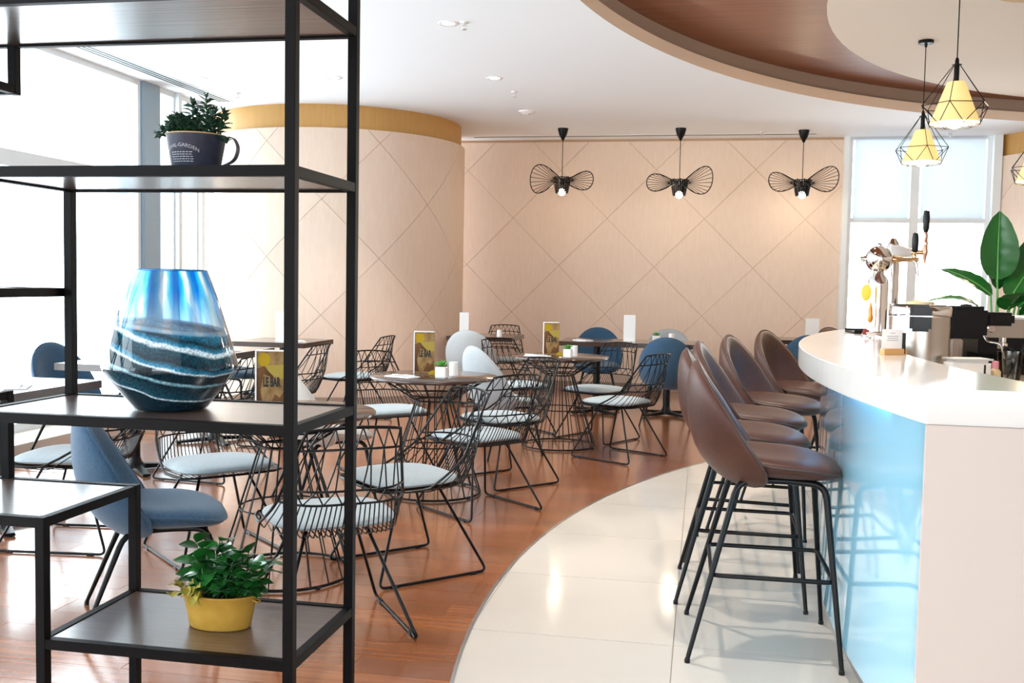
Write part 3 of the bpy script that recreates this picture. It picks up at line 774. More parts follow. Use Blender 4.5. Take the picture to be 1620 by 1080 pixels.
# ---- wire chair
def make_wire():
    t = thing('wire_chair', 'black wire chair', 'chair', group='black wire chairs with seat cushions')
    ZS = .415
    zr = [ZS + .005, .525, .585, .745, .82]
    def S(u, h):
        """back surface: u -1..1 across, h 0..1 from the seat to the top rail"""
        z = ZS + .005 + (.82 - ZS - .005) * h
        w = .262 - .095 * h
        yc = -.240 - .12 * h - .035 * sin(pi * min(h, 1)); ye = -.09 - .245 * h + .12 * max(0, 1 - h / .32) ** 1.5
        return Vector((w * u, yc + (ye - yc) * abs(u) ** (2.2 + 3.0 * (1 - h) ** 1.5), z - .012 * u * u * h))
    hz = [0.0, .30, .43, .81, 1.0]
    # outer frame with the three cross rails
    fr = MB()
    top = [S(-1 + 2 * i / 12, 1.0) for i in range(13)]
    side = lambda sgn: [S(sgn, 1 - i / 10) for i in range(11)]
    front = [Vector((.262, .08, ZS)), Vector((.258, .15, ZS)), Vector((.235, .225, ZS)), Vector((.19, .252, ZS)), Vector((.10, .262, ZS)), Vector((-.10, .262, ZS)), Vector((-.19, .252, ZS)), Vector((-.235, .225, ZS)), Vector((-.258, .15, ZS)), Vector((-.262, .08, ZS))]
    loop = top + side(1)[1:] + front + list(reversed(side(-1)))[:-1]
    fr.tube(loop, .0060, 6, closed=True)
    fr_o = fr.build('frame', BLACK, t, smooth=True)
    for h in (hz[1], hz[2], hz[3]):
        MB().tube([S(-1 + 2 * i / 20, h) for i in range(21)], .0044, 6).build('cross_rail', BLACK, t, smooth=True)
    # lattice wires
    la = MB(); n = 7; r = .0030
    for k in range(n):
        u0, u1, um = -1 + 2 * k / n, -1 + 2 * (k + 1) / n, -1 + 2 * (k + .5) / n
        la.tube([S(u0, 1.0), S(um, hz[3])], r, 5); la.tube([S(u1, 1.0), S(um, hz[3])], r, 5)
        mid = (hz[3] + hz[2]) / 2
        la.tube([S(um, hz[3]), S((um + u0) / 2, mid), S(u0, hz[2])], r, 5); la.tube([S(um, hz[3]), S((um + um) / 2, mid), S(um, hz[2])], r, 5)
        la.tube([S(um, hz[2]), S(u0, hz[1])], r, 5); la.tube([S(um, hz[2]), S(u1, hz[1])], r, 5)
    la.build('back_lattice', BLACK, t, stuff=True)
    # dense wires running down from the third rail and forward below the seat
    de = MB(); n = 27
    for k in range(n):
        u = -0.96 + 1.92 * k / (n - 1)
        P = [S(u, hz[1]), S(u, .16), S(u, .07)]
        b = S(u, 0.0)
        P += [Vector((b.x, b.y + .012, ZS - .006)), Vector((b.x, b.y + .045, ZS - .012))]
        yend = .26 if abs(b.x) < .11 else .26 - (abs(b.x) - .11) * .3
        if yend - P[-1].y > .05: P += [Vector((b.x * .99, yend, ZS))]
        de.tube(P, .0027, 5)
    de.build('seat_wires', BLACK, t, stuff=True)
    # cushion
    def Cc(u, v):
        w = .240 - .03 * max(0, -v) ** 2 - .006 * max(0, v) ** 2
        return Vector((w * u, .028 + .222 * v, ZS + .024 - .004 * (u * u + v * v)))
    m = MB(); pad(m, Cc, .040, nr=8, nt=36, p=4.0, edge=7); m.build('seat_cushion', CUSH, t, smooth=True)
    # sled legs
    for sx in (-1, 1):
        P = bent([(sx * .115, .10, ZS - .012), (sx * .262, .275, .008), (sx * .262, -.275, .008), (sx * .115, -.09, ZS - .012)], .035)
        P = [Vector((sx * .10, .02, ZS - .012))] + P + [Vector((sx * .10, -.02, ZS - .012))]
        lg = MB().tube(P, .0068, 7).build('sled_leg', BLACK, t, smooth=True)
        for yy in (.20, -.20): MB().box(sx * .262 - .009, sx * .262 + .009, yy - .016, yy + .016, .0, .013).build('foot_pad', BLACKPL, lg, bevel=.002)
        MB().box(sx * .105 - .022, sx * .105 + .022, -.03, .03, ZS - .030, ZS - .002).build('mounting_block', BLACKPL, t, bevel=.004)
    return t
wire = Proto(make_wire())
W = [(-1.37, 3.56, (-.57, .82), 'black wire chair seen from behind, nearest the camera, cut by the shelf posts'),
     (-1.32, 4.40, (-.70, -.71), 'black wire chair at the right of the nearest round table, facing the camera side'),
     (-1.26, 5.66, (-.77, .64), 'black wire chair seen from behind at the middle round table'),
     (-1.28, 6.50, (-.66, -.75), 'black wire chair right of the middle round table, partly behind another wire chair'),
     (-.60, 7.66, (-.86, .50), 'black wire chair in side view, standing nearest the curved tile edge'),
     (-.86, 8.52, (-.50, -.87), 'black wire chair behind the farthest round table, before a blue chair'),
     (-2.14, 6.62, (.66, -.75), 'black wire chair left of the middle round table, facing it'),
     (-2.30, 4.44, (.75, -.66), 'black wire chair left of the nearest round table, under the vase'),
     (-3.05, 4.44, (-1, -.12), 'black wire chair at the left table, beside the near blue chair'),
     (-3.22, 6.15, (-1, .1), 'black wire chair behind the vase, facing the window table'),
     (-3.30, 7.50, (-1, .05), 'black wire chair between the shelf posts at a window table'),
     (-3.18, 8.85, (-1, .1), 'black wire chair at the window table nearest the round wall'),
     (-1.60, 8.62, (.66, -.75), 'black wire chair squeezed between the two grey shell chairs'),
     (-2.30, 11.45, (.1, -1), 'black wire chair against the back wall in the corner')]
for x, y, d, lb in W: wire.put((x, y, 0), face_dir(*d), lb)

# ================================================================== TABLES
def make_round():
    t = thing('round_wire_table', 'round table', 'table', group='round wire-base tables')
    MB().lathe([(.0001, .722), (.39, .722), (.40, .728), (.40, .736), (.396, .74), (.0001, .74)], 64).build('tabletop', TABLEW, t, smooth=True)
    w = MB(); n = 21
    for k in range(n):
        a = 2 * pi * k / n; tw = 0.20
        p = lambda r, z, d=0: Vector((r * cos(a + d), r * sin(a + d), z))
        w.tube([p(.33, .72), p(.115, .585), p(.30, .012)], .0034 if k % 3 else .0050, 5)
    w.build('base_wires', BLACK, t, stuff=True)
    for r, z, q in ((.33, .718, .006), (.25, .668, .004), (.18, .625, .004), (.119, .587, .005), (.202, .31, .0045), (.30, .010, .007)):
        MB().tube([(r * cos(2 * pi * i / 40), r * sin(2 * pi * i / 40), z) for i in range(40)], q, 6, closed=True).build('ring', BLACK, t, smooth=True)
    for k in range(4):
        a = pi / 4 + pi / 2 * k
        MB().lathe([(.013, 0), (.013, .012)], 10, (.30 * cos(a), .30 * sin(a), 0)).build('foot_pad', BLACKPL, t)
    return t
rtab = Proto(make_round())
T3, T1, T2 = (-1.82, 4.17), (-1.64, 6.02), (-1.13, 8.05)
rtab.put((*T3, 0), 0.1, 'round dark-topped wire table nearest the camera, half hidden by the shelves')
rtab.put((*T1, 0), 0.3, 'round dark-topped wire table in the middle, carrying a menu and lime')
rtab.put((*T2, 0), 0.5, 'round dark-topped wire table farthest away, nearest the back wall')

def make_ped(sx, sy):
    t = thing('pedestal_table', 'square table', 'table', group='square pedestal tables')
    MB().box(-sx / 2, sx / 2, -sy / 2, sy / 2, .705, .75).build('tabletop', TABLEW, t, bevel=.003)
    MB().box(-.16, .16, -.16, .16, .695, .705).build('mounting_plate', BLACK, t)
    MB().tube([(0, 0, .03), (0, 0, .70)], .036, 16).build('column', BLACK, t, smooth=True)
    MB().lathe([(.07, .02), (.07, .035), (.045, .06), (.036, .09)], 20).build('collar', BLACK, t, smooth=True)
    for a in range(4):
        M = Matrix.Rotation(pi / 4 + pi / 2 * a, 4, 'Z')
        arm = MB().add([M @ Vector(p) for p in [(.03, -.03, .012), (.31, -.028, .006), (.31, .028, .006), (.03, .03, .012), (.03, -.03, .045), (.31, -.022, .022), (.31, .022, .022), (.03, .03, .045)]],
                       [(3, 2, 1, 0), (4, 5, 6, 7), (0, 1, 5, 4), (1, 2, 6, 5), (2, 3, 7, 6), (3, 0, 4, 7)]).build('base_arm', BLACK, t)
        MB().lathe([(.016, 0), (.016, .008)], 10, tuple(M @ Vector((.29, 0, 0)))).build('glide', BLACKPL, arm)
    return t
ped = Proto(make_ped(.72, .72))
PT = {'p1': (-3.62, 4.62), 'p2': (-3.80, 6.18), 'p4': (-3.87, 7.45), 'p3': (-3.87, 8.80), 'p6': (-2.32, 10.66), 'p5a': (-1.06, 10.30), 'p5b': (-.335, 10.30), 'p7': (1.0, 11.72)}
ped.put((*PT['p1'], 0), 0, 'square pedestal table nearest the left window, seen at the picture edge')
ped.put((*PT['p2'], 0), 0, 'square pedestal table beside the window-side blue chair')
ped.put((*PT['p4'], 0), 0, 'square pedestal table behind the vase, third along the window')
ped.put((*PT['p3'], 0), 0, 'square pedestal table in front of the round wall')
ped.put((*PT['p6'], 0), 0, 'square pedestal table in the corner behind the light grey chair')
ped.put((*PT['p5a'], 0), 0, 'left one of two dark square tables pushed together near the back wall')
ped.put((*PT['p5b'], 0), 0, 'right one of two dark square tables pushed together near the back wall')
ped.put((*PT['p7'], 0), 0, 'square table by the back wall, hidden behind bar stools')

# ================================================================== TABLEWARE
def menu(x, y, z, rz, label, printed=True, w=.125, h=.265, group='menu stands on tables'):
    t = thing('menu_stand', label, 'menu', (x, y, z), rz, group)
    MB().box(-w / 2, w / 2, -.035, .035, 0, .004).build('base', ACRYL if printed else WHITEPL, t)
    if printed:
        c = MB().box(-w / 2, w / 2, -.006, .006, .004, h).build('card', PRINTTAN, t)
        MB().box(-w / 2 - .007, -w / 2, -.012, .012, .0, h + .006).build('holder_edge', WHITEPL, t)
        MB().box(-w / 2, w / 2, -.012, .012, h, h + .006).build('holder_top', WHITEPL, t)
        yy = -.0064
        def flat(name, poly, mtl, dy=0.0): 
            return MB().add([(px * w / 2, yy - dy, h * pz) for px, pz in poly], [tuple(range(len(poly)))]).build(name, mtl, c)
        flat('dark_corner', [(-1, 0.05), (-.55, .05), (-.75, .35), (-.5, .62), (.25, .54), (.05, .66), (-.45, .76), (-1, .70)], PRINTBR, .0002)
        flat('brown_stain', [(-.1, .05), (1, .05), (1, .35), (.65, .22), (.3, .28)], PRINTBR, .0002)
        flat('lemon', [(-.95 + .45 + .48 * cos(a * pi / 8), .86 + .115 * sin(a * pi / 8)) for a in range(16)], YEL, .0004)
        flat('glass_bowl', [(-.45, .76), (1, .78), (1, .56), (.75, .53), (.2, .58), (-.15, .66)], LIME, .0003)
        M = Matrix.Translation((0.004, yy - .0010, h * .475)) @ Matrix.Rotation(pi / 2, 4, 'X') @ Matrix.Diagonal((.62, 1.45, 1, 1))
        text_obj('LE BAR', .040, INK, c, M, label='black lettering LE BAR', bold=.0016)
    else:
        MB().box(-w / 2, w / 2, -.004, .004, .004, h).build('card', PAPER, t, bevel=.001)
    return t
menu(-1.885, 4.155, .74, .19, 'menu card with lemon picture reading LE BAR on the nearest round table')
menu(-1.735, 6.13, .74, .22, 'menu card reading LE BAR on the middle round table beside a lime')
menu(-1.215, 8.12, .74, .22, 'menu card reading LE BAR on the farthest round table')
menu(-.73, 10.28, .75, .1, 'plain white menu card standing on the paired dark tables', False, .12, .27)
menu(-2.52, 10.45, .75, .1, 'plain white menu card on the corner table behind grey chairs', False, .10, .25)
menu(-3.86, 8.72, .75, .1, 'plain white menu card on the table before the round wall', False, .10, .27)
menu(1.22, 11.62, .75, .1, 'plain white menu card just above the far bar end', False, .15, .24)
menu(-3.88, 6.10, .75, .3, 'white menu card on the window table, left of the vase', False, .10, .25)

def pot(x, y, z, s, label, square=True):
    t = thing('succulent_pot', label, 'potted plant', (x, y, z), random.uniform(-.3, .6), 'small succulents in white pots')
    h = .06 * s; a = .031 * s
    m = MB()
    o = [(-a * .94, -a * .94), (a * .94, -a * .94), (a * .94, a * .94), (-a * .94, a * .94)]
    m.prism(o, 0, h)
    m.build('pot', CERAMIC, t, bevel=.004)
    MB().prism([(p[0] * .85, p[1] * .85) for p in o], h, h + .001).build('soil', SOIL, t)
    for k in range(13):
        an = 2.4 * k; rr = .004 + .0017 * k * s; l = (.034 + .001 * k) * s; el = 1.35 - .075 * k
        b = Vector((rr * cos(an) * .5, rr * sin(an) * .5, h)); d = Vector((cos(an) * cos(el), sin(an) * cos(el), sin(el)))
        sd = Vector((-sin(an), cos(an), 0)) * .009 * s; up = d.cross(sd).normalized() * .004
        MB().add([b, b + d * l * .5 + sd, b + d * l, b + d * l * .5 - sd, b + d * l * .5 - up, b + d * l * .5 + up], [(0, 1, 5), (1, 2, 5), (2, 3, 5), (3, 0, 5), (0, 4, 1), (1, 4, 2), (2, 4, 3), (3, 4, 0)]).build('leaf', GREENL, t, smooth=True)
pot(-1.56, 5.90, .74, 1.15, 'succulent in a white square pot on the middle round table')
pot(-1.05, 7.93, .74, 1.1, 'succulent in a white square pot on the farthest round table')
pot(-.45, 10.20, .75, 1.15, 'succulent in a white pot on the paired dark tables')
pot(-3.78, 4.52, .75, 1.1, 'succulent in a small grey-white pot on the left window table')

def shaker(x, y, z, label, h=.085, r=.028):
    t = thing('candle_holder', label, 'candle holder', (x, y, z), 0, 'white cylindrical table candles')
    MB().lathe([(r * 1.05, 0), (r * 1.05, .004), (r, h), (r * .86, h), (r * .84, h - .012), (.0001, h - .012)], 22).build('holder', CERAMIC, t, smooth=True)
    MB().tube([(0, 0, h - .012), (.001, 0, h - .004)], .0015, 5).build('wick', INK, t)
shaker(-1.53, 6.08, .74, 'white tapered candle holder behind the middle table succulent')
shaker(-1.02, 8.08, .74, 'white candle holder behind the farthest round table succulent')
shaker(-.30, 10.22, .75, 'white cylinder candle holder on the paired dark tables', .095)
shaker(-3.72, 4.66, .75, 'white candle holder at the left picture edge')
shaker(-1.74, 4.03, .74, 'low cream candle holder on the nearest round table', .05, .035)
shaker(-2.14, 10.5, .75, 'white candle holder on the corner table', .07)

def lime(x, y, z, rz, label):
    t = thing('lime_wedge', label, 'lime wedge', (x, y, z), rz, 'lime wedges on round tables')
    m = MB(); n = 10; r = .032
    m.add([(r * cos(pi * k / n), 0, r * sin(pi * k / n) * .9) for k in range(n + 1)] + [(r * cos(pi * k / n) * .9, .026 * sin(pi * k / n), r * sin(pi * k / n) * .35) for k in range(n + 1)],
          [(k, k + 1, n + 2 + k, n + 1 + k) for k in range(n)] + [tuple(range(n, -1, -1)), tuple(range(n + 1, 2 * n + 2))])
    m.build('rind', LIME, t, smooth=True)
    MB().add([(r * .88 * cos(pi * k / n), -.0015, r * .8 * sin(pi * k / n) + .001) for k in range(n + 1)], [tuple(range(n + 1))]).build('pulp', YEL, t)
lime(-1.645, 6.02, .745, .2, 'lime wedge before the menu on the middle round table')
lime(-1.13, 8.02, .745, .2, 'lime wedge before the menu on the farthest round table')

fork_me = MB().tube([(0, -.09, .004), (0, .03, .005), (0, .05, .008)], [.004, .0025, .003], 6).box(-.011, .011, .05, .062, .006, .009)
for dx in (-.0095, -.003, .003, .0095): fork_me.box(dx - .0016, dx + .0016, .06, .095, .006, .009)
fork_me = fork_me.mesh('fork', CHROME)
knife_me = MB().tube([(0, -.09, .004), (0, .0, .005)], .0045, 6).add([(-.002, 0, .004), (.007, 0, .004), (.008, .06, .004), (.0, .1, .004), (-.002, 0, .006), (.007, 0, .005), (.008, .06, .005), (.0, .1, .0055)], [(0, 1, 2, 3), (4, 7, 6, 5), (0, 4, 5, 1), (1, 5, 6, 2), (2, 6, 7, 3), (3, 7, 4, 0)]).mesh('knife', CHROME)
nap_me = MB().box(-.055, .055, -.10, .10, 0, .003).box(-.053, .053, -.098, .098, .003, .006).mesh('napkin', PAPER, bevel=.001)
def setting(x, y, z, rz, where):
    R = Matrix.Rotation(rz, 3, 'Z')
    n = link('napkin', nap_me); n.location = (x, y, z); n.rotation_euler.z = rz; tag(n, 'folded white napkin ' + where, 'napkin', 'folded napkins')
    for nm, me, dx in (('fork', fork_me, -.022), ('knife', knife_me, .022)):
        o = link(nm, me); p = R @ Vector((dx, 0, 0)); o.location = (x + p.x, y + p.y, z + .006); o.rotation_euler.z = rz + (.12 if nm == 'fork' else -.05)
        tag(o, 'steel %s on the napkin %s' % (nm, where), nm, 'cutlery on napkins')
setting(-1.80, 5.86, .74, 1.15, 'on the middle round table')
setting(-1.30, 7.94, .74, 1.1, 'on the farthest round table')
setting(-3.42, 4.50, .75, .5, 'on the left window table')
setting(-3.62, 6.10, .75, .6, 'on the window table beside the blue chair')
setting(-3.68, 8.70, .75, .6, 'on the table before the round wall')
setting(-1.20, 10.20, .75, .9, 'on the left half of the paired tables')
setting(-3.68, 7.38, .75, .6, 'on the window table behind the vase')

# ================================================================== SHELVING UNIT
rk = thing('shelving_unit', 'tall open shelving unit of black metal frames with dark wood shelves', 'shelving unit', (-1.5, 2.62, 0))
RO = Vector((-1.5, 2.62, 0))
def rbox(name, x0, x1, y0, y1, z0, z1, mtl=RACKM, parent=rk, bevel=.001):
    m = MB().box(x0, x1, y0, y1, z0, z1); m.v = [p - RO for p in m.v]; return m.build(name, mtl, parent, bevel=bevel)
PW = .028
FY, BY = 2.40, 2.85
def post(x, y, z0, z1): rbox('post', x - PW / 2, x + PW / 2, y - PW / 2, y + PW / 2, z0, z1)
XA, XL, XM = -1.035, -1.755, -1.975
def shelf(x0, x1, ztop, th=.028, left_rail=True, right_rail=True):
    z0 = ztop - th; q = PW / 2 - .0012
    rbox('rail', x0, x1, FY - q, FY + q, z0, ztop); rbox('rail', x0, x1, BY - q, BY + q, z0, ztop)
    if left_rail: rbox('rail', x0 - q, x0 + q, FY, BY, z0 + .0004, ztop - .0004)
    if right_rail: rbox('rail', x1 - q, x1 + q, FY, BY, z0 + .0004, ztop - .0004)
    rbox('shelf_board', x0 + q, x1 - q, FY + q, BY - q, z0 + .006, ztop - .003, SHELFW)
for yy in (FY, BY):
    post(XA, yy, 0, 2.30)
    post(XL, yy, 0, .669)
post(XM, BY, .923, 1.619); post(XM, FY, .923, 1.619)
shelf(XL, XA, .333)
shelf(XM, XA, .952)
shelf(XM, XA, 1.618)
shelf(-2.65, XA, 2.072)
shelf(-2.65, XL, .668)
shelf(-2.65, XM - PW, 1.288)
shelf(-2.65, -2.168, 1.926)
for yy in (FY, BY):
    post(-2.207, yy, .639, .951); post(-2.168, yy, 1.897, 2.070); post(-2.65, yy, 0, 2.07)

rbox('rail', -2.207 - .0125, -2.207 + .0125, FY, BY, .924, .950); rbox('rail', -2.207, XM, FY - .0125, FY + .0125, .924, .950)
# ---- vase
vs = thing('glass_vase', 'angular art glass vase, light blue above and swirled dark teal below', 'vase', (-1.502, 2.63, .952))
outer = [(.0001, 0), (.098, 0), (.104, .004), (.140, .052), (.186, .112), (.189, .120), (.187, .130), (.165, .205), (.130, .320), (.103, .392), (.101, .396)]
inner = [(.097, .394), (.125, .320), (.160, .205), (.181, .128), (.181, .115), (.134, .058), (.095, .014), (.0001, .012)]
MB().lathe(outer + inner, 72).build('body', VASEM, vs, smooth=True)
MB().tube([(.099 * cos(2 * pi * i / 60), .099 * sin(2 * pi * i / 60), .396) for i in range(60)], .003, 6, closed=True).build('rim', mat('blue_glass_rim', (0.03, 0.3, 0.7), .05, trans=.4), vs, smooth=True)

# ---- leaves
def leaf_mesh(name, m, L=1.0, Wd=.5, curl=.12, fold=.12, nseg=4):
    """a leaf along +Y, base at the origin, real thickness"""
    top = []
    for i in range(nseg + 1):
        t = i / nseg; w = Wd / 2 * sin(pi * min(1, t * .93 + .04)) ** .8 if 0 < i < nseg else Wd * .015
        y = L * t; z = -curl * L * t * t
        top.append([(-w, y, z + fold * w), (0, y, z), (w, y, z + fold * w)])
    vs = [p for r in top for p in r]; n = len(vs); th = .012 * L
    vs += [(p[0], p[1], p[2] - th) for p in vs]
    fs = []
    for i in range(nseg):
        for j in range(2):
            a = i * 3 + j; fs.append((a, a + 1, a + 4, a + 3)); fs.append((n + a, n + a + 3, n + a + 4, n + a + 1))
        for j in (0, 2):
            a = i * 3 + j; fs.append((a, a + 3, n + a + 3, n + a))
    return MB().add(vs, fs).mesh(name, m, smooth=True)

# yellow tin planter
pl = thing('leafy_planter', 'leafy green plant in an oval yellow tin planter', 'potted plant', (-1.338, 2.61, .331))
tin = MB().lathe([(.0001, 0), (.088, 0), (.092, .003), (.100, .045), (.110, .092), (.113, .094), (.113, .099), (.108, .099), (.106, .09), (.0001, .085)], 48, sx=1.0, sy=.62)
tin.build('tin', YPOT, pl, smooth=True)
for sx in (-1, 1):
    MB().tube([(sx * .104, -.012, .085), (sx * .119, -.008, .078), (sx * .119, .008, .078), (sx * .104, .012, .085)], .0028, 6).build('handle', YPOT, pl, smooth=True)
MB().lathe([(.0001, .088), (.104, .087)], 30, sx=1, sy=.6).build('soil', SOIL, pl)
lf = leaf_mesh('leaf', LEAF, .046, .034, .25, .25)
lf2 = leaf_mesh('leaf', LEAF, .058, .042, .35, .2)
lfy = leaf_mesh('leaf', LEAFY, .024, .02, .3, .3)
rnd = random.Random(3)
stems = MB()
for s in range(34):
    a = rnd.uniform(0, 2 * pi); rr = sqrt(rnd.random())
    bx, by = .075 * rr * cos(a) + .012, .045 * rr * sin(a)
    hgt = rnd.uniform(.08, .205) * (1.1 - .35 * rr)
    lean = Vector((rnd.uniform(-.35, .6) + bx * 4, rnd.uniform(-.4, .4) + by * 4, 1)).normalized()
    p0 = Vector((bx, by, .085)); p1 = p0 + lean * hgt
    stems.tube([p0, (p0 + p1) / 2 + Vector((rnd.uniform(-.006, .006), rnd.uniform(-.006, .006), 0)), p1], .0016, 5)
    for k in range(8):
        t = .25 + .75 * k / 7
        o = link('leaf', lf if rnd.random() < .5 else lf2, pl)
        p = p0.lerp(p1, t); o.location = p
        az = k * 2.4 + rnd.uniform(-.4, .4); el = rnd.uniform(-.25, .55) + (.5 if k == 7 else 0)
        o.rotation_euler = (Matrix.Rotation(az, 3, 'Z') @ Matrix.Rotation(el, 3, 'X') @ Matrix.Rotation(rnd.uniform(-.5, .5), 3, 'Y')).to_euler()
        sc = rnd.uniform(.85, 1.25); o.scale = (sc, sc, sc)
stems.build('stems', LEAF, pl, stuff=True)
for k in range(34):
    o = link('leaf', lfy, pl, label='yellow variegated leaf')
    o.location = (-.088 + rnd.uniform(-.03, .06), rnd.uniform(-.075, -.02), .100 + rnd.uniform(-.012, .035)); o.scale = (1.25, 1.25, 1.25)
    o.rotation_euler = (rnd.uniform(-.8, .9), rnd.uniform(-.6, .6), rnd.uniform(0, 6.28))
MB().tube([(-.105, -.02, .10), (-.122, -.02, .118), (-.128, -.02, .132), (-.118, -.02, .136)], .0009, 5).build('tendril', SOIL, pl)

# enamel cup with two small shrubs
cp = thing('cup_planter', 'dark blue cup-shaped planter with handle and small shrubs', 'potted plant', (-1.352, 2.50, 1.618))
cup = MB().lathe([(.0001, 0), (.060, 0), (.063, .003), (.078, .088), (.080, .091), (.076, .091), (.073, .08), (.0001, .078)], 48)
cup.build('cup', CUPM, cp, smooth=True)
MB().tube([(.079 * cos(2 * pi * i / 48), .079 * sin(2 * pi * i / 48), .091) for i in range(48)], .0018, 6, closed=True).build('rim', CUPRIM, cp, smooth=True)
hp = bent([(.076, 0, .083), (.108, 0, .088), (.124, 0, .058), (.112, 0, .024), (.064, 0, .004)], .03, 5)
hb = MB()
for i in range(len(hp) - 1):
    a, b = hp[i], hp[i + 1]
    d = (b - a).normalized(); nn = Vector((-d.z, 0, d.x)) * .0012
    hb.add([a + nn + Vector((0, -.009, 0)), a + nn + Vector((0, .009, 0)), b + nn + Vector((0, .009, 0)), b + nn + Vector((0, -.009, 0)), a - nn + Vector((0, -.009, 0)), a - nn + Vector((0, .009, 0)), b - nn + Vector((0, .009, 0)), b - nn + Vector((0, -.009, 0))],
           [(0, 1, 2, 3), (7, 6, 5, 4), (0, 3, 7, 4), (1, 5, 6, 2), (0, 4, 5, 1), (3, 2, 6, 7)])
hb.build('handle', CUPM, cp)
def on_cup(ang0, zc, k=1.0):
    def f(co):
        r = .0633 + .015 * (zc + co.y * k - .003) / .085 + .0006 + max(co.z, 0)
        a = ang0 + co.x / .070
        return Vector((r * sin(a), -r * cos(a), zc + co.y * k))
    return f
text_obj('ROYAL-GARDEN', .0135, GREYINK, cp, None, fit=lambda co: on_cup(-.12, .058 - co.x * co.x * 6.0)(co), extrude=.0003, label='pale arched lettering on the cup')
for i, z in enumerate((.040, .034, .028, .022, .016)):
    m = MB(); rr2 = random.Random(i)
    x = -.030
    while x < .030:
        w = rr2.uniform(.004, .009)
        f = on_cup(-.12, z)
        m.add([f(Vector((x, -.001, 0))), f(Vector((x + w, -.001, 0))), f(Vector((x + w, .001, 0))), f(Vector((x, .001, 0)))], [(0, 1, 2, 3)])
        x += w + .0025
    m.build('text_line', GREYINK, cp)
MB().lathe([(.0001, .082), (.072, .081)], 30).build('soil', SOIL, cp)
sh = MB(); rnd = random.Random(11)
small = [Vector(v) for v in [(0, 0, 0), (-.0042, .008, .001), (0, .018, -.002), (.0042, .008, .001)]]
def put_leaf(p, az, el, s):
    M = Matrix.Translation(p) @ Matrix.Rotation(az, 4, 'Z') @ Matrix.Rotation(el, 4, 'X') @ Matrix.Rotation(rnd.uniform(-.6, .6), 4, 'Y')
    v = [M @ (q * s) for q in small]; n = (M.to_3x3() @ Vector((0, 0, 1))) * .0007
    sh.add(v + [q - n for q in v], [(0, 1, 2, 3), (7, 6, 5, 4), (0, 4, 5, 1), (1, 5, 6, 2), (2, 6, 7, 3), (3, 7, 4, 0)])
for k in range(520):     # bushy one
    a = rnd.uniform(0, 2 * pi); r = .056 * rnd.random() ** .5; z = rnd.random()
    p = Vector((-.042 + r * cos(a) * (1.15 - .55 * z), r * sin(a) * .9, .088 + .062 * z * (1 - (r / .075) ** 2)))
    put_leaf(p, rnd.uniform(0, 6.28), rnd.uniform(-.2, 1.0), rnd.uniform(1.0, 1.5))
for (sx, sy, tx, ty, hh) in ((.03, 0, .034, -.01, .118), (.045, .01, .078, .0, .075), (.02, -.02, .016, -.03, .07), (-.012, .0, -.010, .0, .105), (.05, -.02, .06, -.03, .062), (.036, .02, .04, .03, .085), (.055, .0, .088, -.01, .05), (.06, -.01, .095, -.012, -.02)):
    p0, p1 = Vector((sx, sy, .085)), Vector((tx, ty, .085 + hh * .86))
    sh.tube([p0, p0.lerp(p1, .5) + Vector((.003, 0, .004)), p1], .0014, 5)
    n = int(26 * abs(hh) / .1) + 8
    for k in range(n):
        t = .15 + .85 * k / n
        if sx < 0 and t < .6: continue
        put_leaf(p0.lerp(p1, t), k * 2.4, rnd.uniform(.1, .8), rnd.uniform(1.3, 1.9))
    put_leaf(p1, 0, 1.2, 1.3); put_leaf(p1, 3, 1.2, 1.3)
sh.build('foliage', LEAFD, cp, stuff=True)

